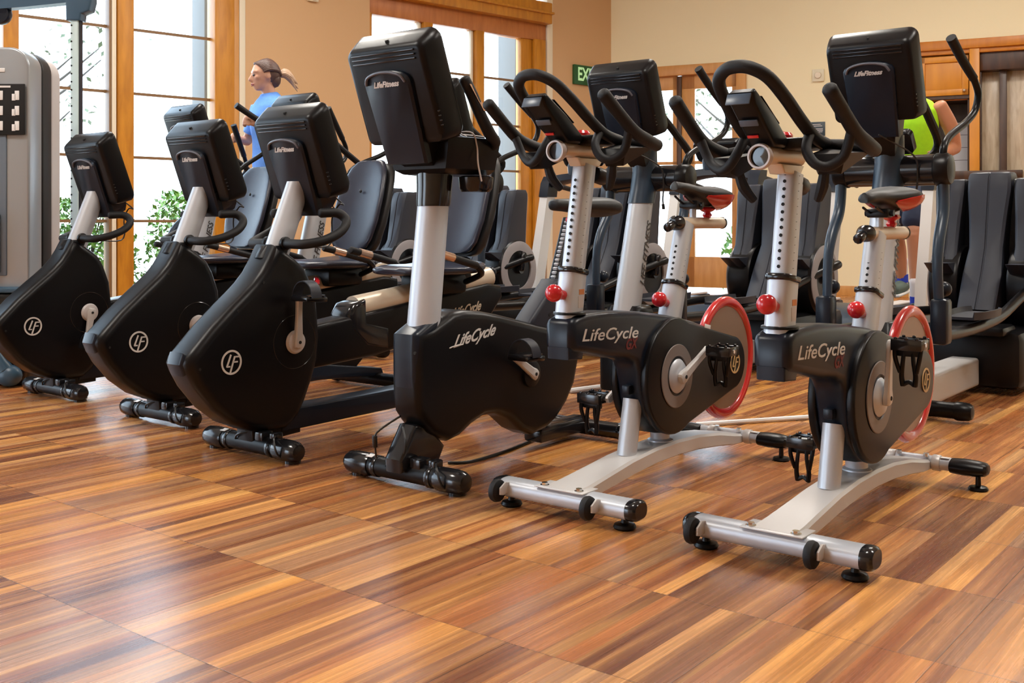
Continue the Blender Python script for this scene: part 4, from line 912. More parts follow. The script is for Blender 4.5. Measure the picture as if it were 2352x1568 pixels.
# ---------------------------------------------------------------- elliptical
def elliptical(label, loc, swing=0., rider=False, psi=PSI, arm_off=0.):
    T = thing('elliptical_trainer', label, 'elliptical', (loc[0], loc[1], 0), heading(psi), 'black ellipticals in the second row')
    g = G(); g.prism([(.12, .06), (.12, .22), (.09, .40), (.04, .47), (-.09, .47), (-.20, .30), (-.30, .16), (-.30, .05)], -.10, .10, .04, 4); g.build('front_housing', 'black', T, smooth=50)
    g = G(); g.cyl((-.48, -.20, .05), (-.48, .20, .05), .036, n=18); black_cap(g, .18, .26, -.48, .05, .042); black_cap(g, -.18, -.26, -.48, .05, .042); g.build('front_stabilizer', 'black', T)
    g = G(); g.prism([(-.15, .05), (-.15, .19), (-1.30, .19), (-1.30, .05)], -.075, .075, .02); g.build('base_rail', 'satin', T)
    def oval(p, a_, b_, n=28): return [p + V(a_ * cos(2 * pi * i / n), b_ * sin(2 * pi * i / n), 0) for i in range(n)]
    g = G(); g.rings([oval(V(.01, 0, .42), .085, .062), oval(V(-.13, 0, .985), .072, .056)]); ps = g.build('console_post', 'silver', T, smooth=60)
    textpart('lettering', 'LIFE FITNESS', 'textdk', ps, (-.078, .0605, .72), .058, (-.24, -.012, .97), (.97, .02, .24), shear=.35, bold=.001)
    g = G(); g.rings([oval(V(-.13, 0, .975), .078, .062), oval(V(-.155, 0, 1.05), .078, .062), oval(V(-.17, 0, 1.13), .074, .06), oval(V(-.165, 0, 1.25), .07, .06)]); g.build('post_collar', 'brace', T, smooth=60)
    g = G(); g.cyl((-.20, -.185, 1.10), (-.20, .185, 1.10), .066, n=32); cy = g.build('pivot_housing', 'gloss', T)
    for s_ in (-1, 1):
        g = G(); g.lathe([(.066, 0), (.070, .004 * s_), (.070, .045 * s_), (.060, .060 * s_), (.03, .068 * s_), (0, .069 * s_)], (-.20, s_ * .185, 1.10), 'y', 28); g.build('pivot_cap', 'black', cy)
    cn, P = console(T, .0, 1.29)
    g = G(); g.rings([[P(y, h, d) for (y, h, d) in q] for q in ([(-.10, .08, -.014), (.10, .08, -.014), (.11, .08, .09), (-.11, .08, .09)], [(-.075, -.05, .0), (.075, -.05, .0), (.075, -.04, .12), (-.075, -.04, .12)], [(-.045, -.16, .05), (.045, -.16, .05), (.045, -.13, .16), (-.045, -.13, .16)])]); g.build('console_neck', 'black', T, smooth=30)
    g = G()
    g.tube([(-.08, -.15, 1.40), (-.22, -.15, 1.32), (-.38, -.14, 1.22), (-.33, -.10, 1.15), (-.22, 0, 1.13), (-.33, .10, 1.15), (-.38, .14, 1.22), (-.22, .15, 1.32), (-.08, .15, 1.40)], .019, 10, 5); g.build('fixed_handle', 'grip', T)
    g = G(); g.tube([(.02, .02, 1.24), (-.10, .12, 1.16), (-.13, .13, 1.08), (-.14, .12, 1.0), (-.16, .11, .97)], .004, 6, 5); g.cyl((-.16, .11, .97), (-.165, .11, .945), .008, n=8); g.build('earphone_cord', 'cable', T)
    # moving arms
    for s_ in (1, -1):
        sw_ = swing * s_
        def R(x, z, e=0.):
            a = radians(sw_); dx, dz = x + .20, z - 1.10
            return V(-.20 + dx * cos(a) + dz * sin(a), s_ * (.215 + e), 1.10 - dx * sin(a) + dz * cos(a))
        g = G(); g.tube([R(-.20, 1.12), R(-.21, 1.19), R(-.30, 1.235), R(-.47, 1.285, .02), R(-.565, 1.335, .035), R(-.585, 1.41, .045), R(-.54, 1.475, .04)], .0155, 12, 6); ar = g.build('swing_arm', 'black', T, smooth=60)
        g = G(); g.tube([R(-.54, 1.475, .04), R(-.46, 1.55, .02), R(-.36, 1.65, .0)], [.019, .020, .022], 12, 4, cap=False); g.build('arm_grip', 'grip', ar, smooth=50)
        g = G(); g.tube([R(-.185, 1.08), R(-.175, .93), R(-.10, .81), R(-.07, .70), R(-.08, .50)], [.024, .024, .023, .021, .020], 14, 6); g.build('lower_arm', 'brace', ar, smooth=60)
        q = R(-.08, .50)
        g = G(); g.box((q.x, q.y + s_ * .005, .47), (.085, .07, .19), .015); g.sph((q.x - .06, q.y, .60), .032); jb = g.build('lever_joint', 'navy', T)
        # pedal lever back to the crank
        zc = .50 + (.12 if s_ * (1 if swing >= 0 else -1) > 0 else -.12)
        g = G(); g.tube([(q.x, q.y, .41), (-.60, s_ * .215, .40), (-1.1, s_ * .215, .42), (-1.55, s_ * .24, (zc + .42) / 2), (-1.92, s_ * .33, zc)], .026, 10, 5); lv = g.build('pedal_lever', 'black', T, smooth=60)
        g = G(); g.rings([[V(x, s_ * .20 + y, z + .46) for (y, z) in ((-w_, -.012), (w_, -.012), (w_ * 1.05, .022), (w_, .024), (w_ * .9, .0), (-w_ * .9, .0), (-w_, .024), (-w_ * 1.05, .022))] for (x, w_) in ((-.52, .05), (-.58, .075), (-.72, .085), (-.86, .08), (-.90, .06))]); g.build('foot_plate', 'char', lv, smooth=40)
    # rear drive tower
    g = G(); g.box((-1.78, 0, .18), (.86, .52, .30), .05); g.box((-1.38, .0, .33), (.25, .40, .05), .02); g.build('drive_base', 'black', T)
    tw = []
    def slab(yc, w0, w1, w2, name, zt=1.155, zb=.42):
        prof = [(zb, -1.50, w0), (.60, -1.62, w0 * 1.02), (.74, -1.70, w1), (.90, -1.735, w1 * 1.12), (1.05, -1.765, w2), (zt - .03, -1.78, w2), (zt - .008, -1.79, w2 * .96), (zt, -1.81, w2 * .88)]
        rs = []
        for (z, x, w_) in prof:
            bk = -1.93 if z < zt - .02 else -1.92
            rs.append([V(x - .012, yc - w_, z), V(x, yc - w_ + .014, z), V(x, yc - .006, z), V(x - .005, yc - .003, z), V(x - .005, yc + .003, z), V(x, yc + .006, z), V(x, yc + w_ - .014, z), V(x - .012, yc + w_, z), V(bk, yc + w_, z), V(bk - .03, yc + w_ - .02, z), V(bk - .03, yc - w_ + .02, z), V(bk, yc - w_, z)])
        g = G(); g.rings(rs); return g.build(name, 'char', T, smooth=40)
    slab(0, .095, .085, .11, 'center_shroud')
    slab(.205, .062, .058, .075, 'side_shroud', 1.12, .66); slab(-.205, .062, .058, .075, 'side_shroud', 1.12, .66)
    g = G(); g.box((-1.90, 0, .72), (.10, .44, .80), .03); g.build('tower_spine', 'black', T)
    for s_ in (1, -1):
        y0 = s_ * .125; y1 = s_ * .275
        g = G(); g.lathe([(.0, 0), (.215, 0), (.222, (y1 - y0) * .08), (.222, (y1 - y0) * .9), (.208, (y1 - y0)), (0, (y1 - y0))], (-1.83, y0, .53), 'y', 48); dm = g.build('crank_drum', 'black', T, smooth=40)
        g = G(); g.lathe([(.138, 0), (.208, 0), (.210, .006 * s_), (.200, .010 * s_), (.140, .010 * s_), (.138, 0)], (-1.83, y1, .53), 'y', 48); g.build('drum_ring', 'ringg', dm)
        g = G(); g.cyl((-1.83, y1 - s_ * .02, .53), (-1.83, y1 + s_ * .03, .53), .03, n=16); a = radians(100 if s_ > 0 else -80); g.tube([(-1.83, y1 + s_ * .03, .53), (-1.83 - .02 * s_, y1 + s_ * .035, .53 + .12 * (1 if (s_ * (1 if swing >= 0 else -1)) > 0 else -1))], .022, 10, 2); g.build('crank', 'gloss', T)
    return T

# ---------------------------------------------------------------- treadmill
def treadmill(label, loc, psi=PSI):
    T = thing('treadmill', label, 'treadmill', (loc[0], loc[1], 0), heading(psi), 'silver treadmills in the back row')
    g = G(); g.prism([(.42, .04), (.44, .16), (.30, .26), (-.10, .30), (-.16, .24), (-.16, .04)], -.38, .38, .04, 4); g.build('motor_hood', 'brace', T, smooth=45)
    g = G(); g.box((-.95, 0, .13), (1.62, .80, .14), .02); dk = g.build('deck', 'char', T)
    g = G(); g.box((-.93, 0, .205), (1.55, .52, .012), .003); g.build('belt', 'grip', dk)
    g = G(); g.box((-.93, .33, .21), (1.55, .13, .02), .006); g.box((-.93, -.33, .21), (1.55, .13, .02), .006); g.build('side_rail', 'alu', dk)
    for s_ in (1, -1):
        g = G(); rs = []
        for (x, z, a_) in ((.06, .10, .085), (.02, .45, .080), (-.08, .88, .075), (-.13, 1.12, .072)):
            rs.append([V(x + a_, s_ * .335 - .035, z), V(x + a_ - .015, s_ * .335 + .035, z), V(x - a_ + .015, s_ * .335 + .035, z), V(x - a_, s_ * .335 - .035, z)])
        g.rings(rs); up = g.build('upright', 'satin', T, smooth=30)
        g = G(); g.rings([[V(x + a_, s_ * .335 - .042, z), V(x + a_ - .01, s_ * .335 + .042, z), V(x - a_, s_ * .335 + .042, z), V(x - a_, s_ * .335 - .042, z)] for (x, z, a_) in ((-.125, 1.10, .078), (-.15, 1.22, .075), (-.18, 1.28, .06))]); g.build('upright_cap', 'navy', up, smooth=30)
        g = G(); g.tube([(-.16, s_ * .335, 1.22), (-.35, s_ * .36, 1.20), (-.62, s_ * .36, 1.16)], [.03, .024, .020], 10, 5); g.build('side_handle', 'grip', T)
    # arched cross bar
    g = G(); rs = []
    for i in range(9):
        y = -.36 + .72 * i / 8; k = 1 - (2 * i / 8 - 1) ** 2; rs.append([V(-.09, y, 1.20 + .05 * k), V(-.12, y, 1.27 + .035 * k), V(-.26, y, 1.27 + .035 * k), V(-.28, y, 1.18 + .06 * k), V(-.12, y, 1.16 + .07 * k)])
    g.rings(rs); g.build('cross_bar', 'navy', T, smooth=50)
    g = G(); rs = []
    for (d, hw, h0, h1, r) in ((0, .17, .0, .15, .03), (.01, .20, -.01, .17, .04), (.05, .21, -.01, .18, .04), (.065, .20, 0, .17, .03)):
        rs.append([V(p[0], p[1], d) for p in rrect(hw, h0, h1, r)])
    t = radians(38); u = V(sin(t), 0, cos(t)); n = V(-cos(t), 0, sin(t))
    g.rings(rs); cn = g.build('console', 'black', T, world=lambda y, h, d: V(-.20, y, 1.36) + u * h + n * d, smooth=50)
    g = G(); g.box((0, .085, .067), (.34, .12, .004), .004); g.build('screen', 'screen', cn, world=lambda y, h, d: V(-.20, y, 1.36) + u * h + n * d)
    g = G(); g.prism([(-.12, 1.24), (-.10, 1.36), (-.14, 1.44), (-.24, 1.42), (-.26, 1.26)], -.12, .12, .03, 3); g.build('console_neck', 'navy', T, smooth=45)
    return T

# ---------------------------------------------------------------- place the machines
def px2floor(u, v, z=0.): Y = F * (CAMH - z) / (v - HY); return ((u - CX) / F * Y, Y)
indoor_cycle('silver and black indoor cycle with red flywheel, front wheels nearest the black upright bike', px2floor(1300, 1155, .04), radians(37.6), hb=(-.05, .045), seat=(-.01, .012, 9.), crank=152)
indoor_cycle('silver and black indoor cycle with red flywheel, nearest to the camera at right', px2floor(1785, 1255, .04), radians(38.4), hb=(.0, .0), seat=(.03, -.02, 0.), crank=85)
upright_bike('black upright bike with silver post, standing next to the nearer row of recumbent bikes', px2floor(930, 1085, .04), PSI)
recumbent_bike('black recumbent bike nearest the upright bike, with raised near pedal', px2floor(578, 1020, .04), PSI, 88)
recumbent_bike('middle one of the three black recumbent bikes, its crank half hidden by its neighbour', px2floor(366, 948, .04), PSI, 188)
recumbent_bike('leftmost black recumbent bike, beside the weight machine, near pedal hanging down', px2floor(125, 893, .04), PSI, -78)
elliptical('leftmost elliptical, ridden by the woman in the blue shirt', (-2.165, 7.16), 16)
elliptical('elliptical whose console top peeks out behind the console of the nearest recumbent bike', (-1.30, 6.56), 5)
elliptical('elliptical whose console is hidden behind the tall upright bike', (-.40, 5.9), 4)
elliptical('elliptical with lettered silver post between the two indoor cycles', (.57, 5.24), 3)
elliptical('rightmost elliptical, its console in front of the person in lime green', (1.51, 4.40), 6)
treadmill('treadmill left of the glazed door, silver uprights seen behind the first indoor cycle', (.50, 9.0))
treadmill('treadmill in front of the glazed door, between the ellipticals with hidden and lettered posts', (1.52, 8.2))
treadmill('treadmill used by the person in the lime green shirt', (2.54, 7.4))

# ---------------------------------------------------------------- people
def remesh(o, vox, it=4):
    m = o.modifiers.new('remesh', 'REMESH'); m.mode = 'VOXEL'; m.voxel_size = vox; m.use_smooth_shade = True
    m = o.modifiers.new('smooth', 'CORRECTIVE_SMOOTH') if False else o.modifiers.new('smooth', 'SMOOTH'); m.factor = .5; m.iterations = it
    return o
def limb(g, pts, rs, n=12): g.tube(pts, rs, n, 5)
def hand(g, wrist, palm_c, fdir, curl, side, thumb_side):
    """palm block from wrist to palm centre, four fingers of unequal length curling along `curl`, and a thumb"""
    w_ = Vector(wrist); pc = Vector(palm_c); f = Vector(fdir).normalized(); c = Vector(curl).normalized(); s_ = Vector(side).normalized()
    g.tube([w_, w_ * .4 + pc * .6, pc], [.024, .030, .032], 10, 3)
    for k, ln in enumerate((.9, 1., .95, .78)):
        b0 = pc + s_ * (-.030 + .020 * k) + f * .02
        g.tube([b0, b0 + f * .028 * ln + c * .004, b0 + f * .040 * ln + c * .026, b0 + f * .022 * ln + c * .045, b0 + f * .0 + c * .048], [.0100, .0095, .0090, .0085, .0075], 8, 4)
    b0 = pc - f * .012 - s_ * .028
    g.tube([b0, b0 - s_ * .018 + c * .018 + f * .006, b0 - s_ * .014 + c * .040 + f * .012], [.012, .0105, .009], 8, 4)
def head_geo(g, c, s_=1.0):
    """skull, jaw, nose, brow, lips swelling, ears; looks along +x, centre c"""
    C_ = Vector(c)
    g.sph(C_ + V(-.012, 0, .022) * s_, .098 * s_, (1.02, .80, .98), n=20)
    g.sph(C_ + V(.030, 0, -.030) * s_, .072 * s_, (.85, .78, 1.05), n=16)
    g.sph(C_ + V(.052, 0, -.078) * s_, .034 * s_, (1., 1.05, .85), n=12)
    g.tube([C_ + V(.080, 0, .022) * s_, C_ + V(.098, 0, -.004) * s_, C_ + V(.108, 0, -.022) * s_, C_ + V(.088, 0, -.032) * s_], [.010 * s_, .011 * s_, .0145 * s_, .012 * s_], 8, 4)
    for q in (-1, 1):
        g.tube([C_ + V(.078, q * .012, .032) * s_, C_ + V(.078, q * .036, .034) * s_, C_ + V(.060, q * .056, .028) * s_], [.010 * s_, .011 * s_, .009 * s_], 8, 3)
        g.sph(C_ + V(.062, q * .040, -.012) * s_, .022 * s_, n=10)
        g.sph(C_ + V(-.008, q * .078, -.008) * s_, .024 * s_, (.75, .32, 1.2), n=10)
    g.tube([C_ + V(.080, -.018, -.058) * s_, C_ + V(.090, 0, -.057) * s_, C_ + V(.080, .018, -.058) * s_], .009 * s_, 8, 3)
def face_parts(root, c, R, s_=1.0):
    C_ = Vector(c)
    for q in (-1, 1):
        g = G(); g.sph(C_ + V(.0845, q * .032, .006) * s_, .0115 * s_, (.6, 1.25, .75), n=12); g.build('eye', 'eye', root, world=R)
    g = G(); g.tube([C_ + V(.086, -.020, -.058) * s_, C_ + V(.0985, 0, -.055) * s_, C_ + V(.086, .020, -.058) * s_], [.003, .006, .003], 8, 4); g.tube([C_ + V(.086, -.018, -.063) * s_, C_ + V(.0975, 0, -.066) * s_, C_ + V(.086, .018, -.063) * s_], [.003, .0055, .003], 8, 4); g.build('mouth', 'lips', root, world=R)

def woman():
    P0 = V(-1.78, 7.75, 0); th = atan2(-.66, -.75)
    T = G(); T0 = None
    body = G(); inv = Matrix.Rotation(-th, 3, 'Z')
    def L(wp): return inv @ (Vector(wp) - P0)
    hc = V(.035, 0, 1.945); turn = Matrix.Rotation(radians(-16), 3, 'Z') @ Matrix.Rotation(radians(6), 3, 'Y')
    def R(x, y, z): return hc + turn @ (V(x, y, z) - hc)
    hg = G(); head_geo(hg, hc, 1.0); body.v += [R(*p) for p in hg.v]; body.f += hg.f
    limb(body, [(-.01, 0, 1.75), (.0, 0, 1.83), (.02, 0, 1.90)], [.062, .050, .052])
    # torso
    rs = []
    for z, x, a_, b_ in ((1.24, -.03, .10, .155), (1.30, -.035, .115, .17), (1.38, -.02, .105, .155), (1.45, -.005, .095, .135), (1.55, .0, .105, .15), (1.64, .0, .115, .165), (1.71, -.01, .10, .17), (1.765, -.015, .07, .12), (1.79, -.012, .05, .07)):
        rs.append([V(x + a_ * cos(q), b_ * sin(q), z) for q in [2 * pi * i / 20 for i in range(20)]])
    body.rings(rs)
    hn = L((-1.816, 7.303, 1.577)); hf = L((-2.24 + .618 * .62 - .786 * .25, 7.16 + .786 * .62 + .618 * .25, 1.50))
    for (sy, hp) in ((1, hn), (-1, hf)):
        sh = V(-.01, sy * .165, 1.735); el = (sh + hp) / 2 + V(-.06, sy * .09, -.13)
        d = (hp - el).normalized(); wr = hp - d * .085
        limb(body, [sh, sh * .5 + el * .5 + V(0, sy * .01, 0), el], [.050, .044, .036]); limb(body, [el, el * .55 + wr * .45, wr], [.037, .036, .024])
        hand(body, wr, hp - d * .03 + V(0, sy * .012, 0), d, (0, -sy, -.15), (0.35, 0, -1), sy)
    for sy, kx, kz, fx, fz in ((1, .17, .90, .10, .52), (-1, .04, .84, -.17, .55)):
        limb(body, [(-.03, sy * .085, 1.26), (.06 * (kx / .17), sy * .09, 1.08), (kx, sy * .10, kz)], [.092, .078, .056]); limb(body, [(kx, sy * .10, kz), ((kx + fx) / 2 - .02, sy * .11, (kz + fz) / 2 + .03), (fx, sy * .12, fz)], [.055, .052, .034])
        limb(body, [(fx - .03, sy * .12, fz - .03), (fx + .05, sy * .12, fz - .035), (fx + .15, sy * .125, fz - .045)], [.035, .036, .026])
    W0 = thing('person', 'woman with brown ponytail in a blue shirt, facing left on the leftmost elliptical', 'person', P0, th)
    remesh(body.build('body', 'skin', W0), .0075, 5)
    face_parts(W0, hc, R)
    # shirt with short sleeves
    g = G(); rs = []
    for z, x, a_, b_ in ((1.25, -.03, .128, .178), (1.32, -.035, .138, .188), (1.40, -.02, .122, .172), (1.48, -.005, .112, .152), (1.57, .002, .122, .166), (1.65, .0, .130, .182), (1.72, -.01, .115, .186), (1.775, -.013, .088, .135), (1.81, -.008, .066, .080), (1.825, .0, .060, .064)):
        rs.append([V(x + a_ * cos(q), b_ * sin(q), z + (.012 * cos(q) * -1 if z > 1.8 else 0)) for q in [2 * pi * i / 24 for i in range(24)]])
    g.rings(rs)
    for (sy, hp) in ((1, hn), (-1, hf)):
        sh = V(-.01, sy * .160, 1.735); el = (sh + hp) / 2 + V(-.06, sy * .09, -.13); g.tube([sh, sh * .6 + el * .4, sh * .22 + el * .78], [.064, .060, .058], 14, 4, cap=False)
    remesh(g.build('shirt', 'shirt', W0), .010, 3)
    g = G()
    for sy, kx, kz, fx, fz in ((1, .17, .90, .10, .52), (-1, .04, .84, -.17, .55)):
        limb(g, [(-.03, sy * .085, 1.27), (.06 * (kx / .17), sy * .09, 1.08), (kx, sy * .10, kz), ((kx + fx) / 2 - .02, sy * .11, (kz + fz) / 2 + .03), (fx, sy * .12, fz + .07)], [.100, .086, .063, .060, .043], 14)
    g.sph((-.035, 0, 1.27), .13, (.95, 1.35, .8)); remesh(g.build('leggings', 'pants', W0), .012, 3)
    for sy, fx, fz in ((1, .10, .52), (-1, -.17, .55)):
        g = G(); g.tube([(fx - .05, sy * .12, fz - .02), (fx + .04, sy * .12, fz - .02), (fx + .17, sy * .125, fz - .035)], [.044, .046, .034], 12, 5); g.box((fx + .05, sy * .122, fz - .062), (.27, .09, .022), .008); g.build('shoe', 'white', W0)
    # hair: cap over the back of the skull, swept to a low bun and tail
    g = G(); C_ = hc
    for i in range(26):
        a = radians(-82 + 164 * i / 25)      # strands from the forehead line back to the bun
        y = sin(a) * .078; z = cos(a) * .088
        s0 = C_ + V(.062 - .045 * abs(sin(a)) ** 2, y * 1.02, .012 + z * .93)
        s1 = C_ + V(-.03, y * 1.12, .024 + z * 1.02); s2 = C_ + V(-.088, y * .80, .018 + z * .62); s3 = C_ + V(-.118, y * .25, -.005 + z * .1)
        g.tube([s0, s1, s2, s3], [.008, .015, .015, .010], 7, 4)
    g.sph(C_ + V(-.035, 0, .020), .094, (.95, .84, .95), n=18); g.sph(C_ + V(-.07, 0, -.03), .055, (.9, 1.1, 1.1), n=12)
    g.build('hair', 'hair', W0, world=R, smooth=60)
    g = G()
    for i in range(16):
        a = 2 * pi * i / 16; q = V(0, cos(a) * .022, sin(a) * .022)
        g.tube([C_ + V(-.115, 0, -.0) + q * .5, C_ + V(-.15, 0, .012) + q * 1.2, C_ + V(-.19, .0, -.02) + q * 1.5, C_ + V(-.215 - .01 * (i % 3), 0, -.065 - .012 * (i % 4)) + q * 1.1], [.008, .011, .010, .004], 6, 4)
    g.build('ponytail', 'hairg', W0, world=R, smooth=60)
woman()

def man():
    P0 = V(2.925, 7.80, 0); th = heading(PSI); Z = .06
    body = G(); hc = V(.18, -.03, 1.84 + Z)
    head_geo(body, hc, 1.06)
    limb(body, [(.0, 0, 1.70 + Z), (.05, -.01, 1.76 + Z), (.12, -.025, 1.80 + Z)], [.07, .060, .060])
    rs = []
    for z, x, a_, b_ in ((1.10, -.05, .11, .16), (1.18, -.045, .12, .17), (1.28, -.03, .115, .16), (1.40, -.01, .125, .175), (1.52, .01, .13, .195), (1.62, .01, .115, .20), (1.69, .005, .08, .15), (1.72, .0, .06, .08)):
        rs.append([V(x + a_ * cos(q), b_ * sin(q), z + Z) for q in [2 * pi * i / 20 for i in range(20)]])
    body.rings(rs)
    for sy, el, hp in ((1, V(-.12, .29, 1.36 + Z), V(.20, .22, 1.27 + Z)), (-1, V(.02, -.34, 1.36 + Z), V(.26, -.24, 1.42 + Z))):
        sh = V(.0, sy * .205, 1.66 + Z); d = (hp - el).normalized(); wr = hp - d * .09
        limb(body, [sh, sh * .5 + el * .5 + V(0, sy * .025, .0), el], [.062, .056, .044]); limb(body, [el, el * .55 + wr * .45, wr], [.046, .044, .029])
        hand(body, wr, hp - d * .03, d, (0, -sy, -.1), (0, .2 * sy, -1), sy)
    legs = ((-1, V(.02, -.10, .74 + Z), V(-.13, -.10, .44)), (1, V(.20, .10, .74 + Z), V(.18, .11, .30)))
    for sy, kn, an in legs:
        limb(body, [(-.05, sy * .09, 1.12 + Z), (kn.x * .5 - .02, sy * .095, .94 + Z), kn], [.10, .085, .062]); limb(body, [kn, kn * .55 + an * .45 + V(-.02, 0, .02), an], [.060, .058, .038])
        limb(body, [an + V(-.03, 0, -.04), an + V(.05, 0, -.06), an + V(.14, 0, -.07)], [.04, .04, .03])
    W0 = thing('person', 'tanned person in a lime green shirt on the rightmost treadmill, mostly behind a console', 'person', P0, th)
    remesh(body.build('body', 'skint', W0), .0085, 4)
    face_parts(W0, hc, lambda x, y, z: hc + (V(x, y, z) - hc) * 1.06)
    g = G(); rs = []
    for z, x, a_, b_ in ((1.10, -.05, .14, .185), (1.20, -.045, .142, .19), (1.30, -.03, .137, .18), (1.42, -.01, .147, .195), (1.53, .01, .150, .212), (1.63, .01, .133, .215), (1.70, .005, .095, .165), (1.74, .005, .076, .09)):
        rs.append([V(x + a_ * cos(q), b_ * sin(q), z + Z) for q in [2 * pi * i / 24 for i in range(24)]])
    g.rings(rs); remesh(g.build('shirt', 'lime', W0), .011, 3)
    g = G()
    for sy, kn, an in legs: limb(g, [(-.05, sy * .09, 1.13 + Z), (kn.x * .5 - .02, sy * .095, .96 + Z), kn + V(0, 0, .08)], [.118, .105, .092], 14)
    g.sph((-.05, 0, 1.15 + Z), .14, (.95, 1.3, .8)); remesh(g.build('shorts', 'pants', W0), .013, 3)
    g = G(); g.sph(hc + V(-.030, 0, .036), .111, (1.0, .86, .98), n=18); g.build('hair', 'hair', W0)
    for sy, kn, an in legs:
        g = G(); g.tube([an + V(.01, 0, .16), an + V(0, 0, .06), an + V(-.01, 0, -.03)], [.050, .047, .044], 14, 4); sk = g.build('sock', 'sock', W0)
        g = G(); g.tube([an + V(0, 0, .05), an + V(-.005, 0, -.01)], [.0495, .049], 14, 3, cap=False); g.build('sock_band', 'sockb', sk)
        g = G(); g.tube([an + V(-.06, 0, -.035), an + V(.04, 0, -.045), an + V(.17, 0, -.065)], [.046, .050, .036], 12, 5); shoe = g.build('shoe', 'shoe', W0)
        g = G(); g.box(an + V(.05, 0, -.092), (.29, .098, .020), .008, rot=(0, radians(5), 0)); g.build('sole', 'white', shoe)
man()

# ---------------------------------------------------------------- weight machine and cable column at the left edge
T = thing('weight_machine', 'silver weight stack machine with exercise chart at the left edge', 'weight machine', (-2.62, 5.75, 0))
def sh_(x0, x1, z0, z1, r, y0, y1, name, m, par=T):
    pts = []
    for (cx, cz, a0) in ((x1 - r, z1 - r, 0), (x0 + r, z1 - r, 90)):
        for i in range(9): a = radians(a0 + 90 * i / 8); pts.append((cx + r * cos(a), cz + r * sin(a)))
    pts += [(x0, z0), (x1, z0)]
    g = G(); g.prism(pts, y0, y1, .012, 3); return g.build(name, m, par, smooth=45)
fs = sh_(-.95, 0, .50, 1.83, .11, 0, .16, 'front_shell', 'silver2')
sh_(-.95, .003, .46, 1.835, .12, .165, .28, 'dark_frame', 'vinylside'); sh_(-.95, .0, .46, 1.83, .12, .285, .40, 'rear_shell', 'alu')
g = G(); g.box((-.43, -.004, 1.02), (.62, .012, .86), .02); wd = g.build('window_panel', 'screen', fs); wd.data.materials[0] = M['shieldrefl']
g = G(); g.cyl((-.20, -.025, .6), (-.20, -.025, 1.44), .014, n=12); g.cyl((-.36, -.025, .6), (-.36, -.025, 1.44), .014, n=12); g.build('guide_rod', 'chrome', wd)
g = G()
for i in range(9): g.box((-.28, -.03, .62 + i * .036), (.26, .04, .031), .004)
g.build('weight_plate', 'navy', wd)
pc = G().box((-.265, -.016, 1.49), (.50, .012, .275), .004).build('exercise_chart', 'hole', T)
g = G()
for i in range(5):
    for j in range(3):
        x = -.055 - i * .088; z = 1.565 - j * .082; g = G(); g.box((x, -.024, z), (.024, .002, .050), .004); g.box((x - .018, -.024, z - .01), (.020, .002, .036), .004); g.build('pictogram', 'white', pc)
G().box((-.20, -.024, 1.612), (.22, .002, .010), 0).build('chart_heading', 'white', pc)
g = G(); g.lathe([(0, 0), (.030, 0), (.034, -.006), (.028, -.012), (0, -.013)], (-.225, -.0, 1.755), 'y', 28); bd = g.build('yellow_badge', 'yellow', T)
textpart('badge_letter', 'e', 'white', bd, (-.225, -.0145, 1.755), .05, (1, 0, 0), (0, 0, 1), bold=.001)
g = G(); g.box((-.165, -.002, 1.705), (.07, .006, .022), .004); g.build('name_plate', 'white', T)
g = G(); g.box((-.48, .22, .25), (.98, .56, .50), .03); g.build('base', 'gloss', T); g = G(); g.box((-.48, .18, .515), (1.0, .50, .03), .01); g.build('base_top', 'steelb', T)
g = G(); g.sph((-.06, -.10, .062), .062, (1.1, .8, .95)); g.tube([(-.08, -.10, .09), (-.14, -.09, .18), (-.18, .0, .28)], [.045, .035, .03], 12, 4); g.build('foot', 'steelb', T)
T = thing('cable_column', 'perforated steel cable column standing in front of the left window', 'cable column', (-2.715, 6.6, 0))
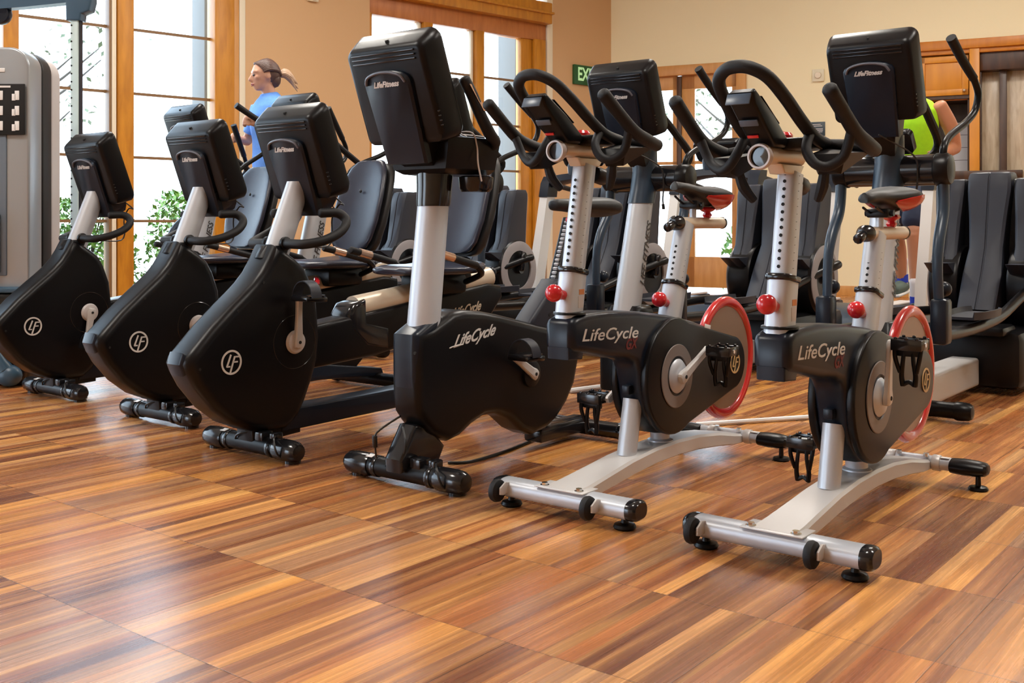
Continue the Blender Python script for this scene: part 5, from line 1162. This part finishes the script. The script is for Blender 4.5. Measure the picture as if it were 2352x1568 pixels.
g = G(); g.box((0, 0, 1.12), (.048, .062, 2.24), .006); ps = g.build('post', 'mint', T)
g = G(); g.box((.0265, .006, 1.12), (.008, .048, 2.22), .002); g.build('edge_strip', 'char', ps)
g = G()
for i in range(34): g.cyl((-.016, -.0315, .45 + i * .05), (-.016, -.0330, .45 + i * .05), .006, n=8)
g.build('adjustment_hole', 'hole', ps)
g = G(); g.prism([(-.045, 2.13), (.045, 2.13), (.05, 2.17), (.10, 2.19), (.115, 2.25), (.115, 2.40), (-.05, 2.40)], -.05, .05, .012); g.build('top_bracket', 'steelb', T)
g = G(); g.rings([[V(x, y, z + dz) for (y, dz) in ((-.04, -h_), (.04, -h_), (.04, h_), (-.04, h_))] for (x, z, h_) in ((-.04, 2.30, .06), (-.30, 2.265, .052), (-.62, 2.24, .05))]); g.build('top_beam', 'steelb', T, smooth=30)
g = G(); g.lathe([(0, -.03), (.06, -.03), (.065, -.02), (.065, .02), (.06, .03), (0, .03)], (-.47, 0, 2.175), 'y', 24); g.box((-.47, 0, 2.21), (.11, .07, .08), .015); g.build('pulley_housing', 'navy', T)
g = G(); g.box((0, 0, .02), (.3, .4, .04), .008); g.build('floor_plate', 'steelb', T)

# ---------------------------------------------------------------- small things on the floor
def floorpts(ps, z): return [V(*px2floor(u_, v_, z), z) for (u_, v_) in ps]
g = G(); a, b_ = floorpts([(1600, 975), (1868, 957)], .010); g.tube([a, b_], .011, 8, 2); tag(g.build('white_floor_rail', 'white'), 'thin white rail on the floor between the two indoor cycles', 'floor rail')
g = G(); a, b_ = floorpts([(1312, 897), (1412, 884)], .012); g.tube([a, b_], .014, 8, 2); tag(g.build('white_floor_rail', 'white'), 'thin white rail on the floor right behind the upright bike', 'floor rail')
g = G(); g.tube(floorpts([(1030, 1062), (1060, 1062), (1100, 1055), (1160, 1036), (1215, 1014), (1250, 1000), (1300, 990), (1360, 984), (1430, 984)], .006), .0055, 8, 5); tag(g.build('power_cord', 'cable'), 'black power cord lying on the floor behind the upright bike', 'cord')
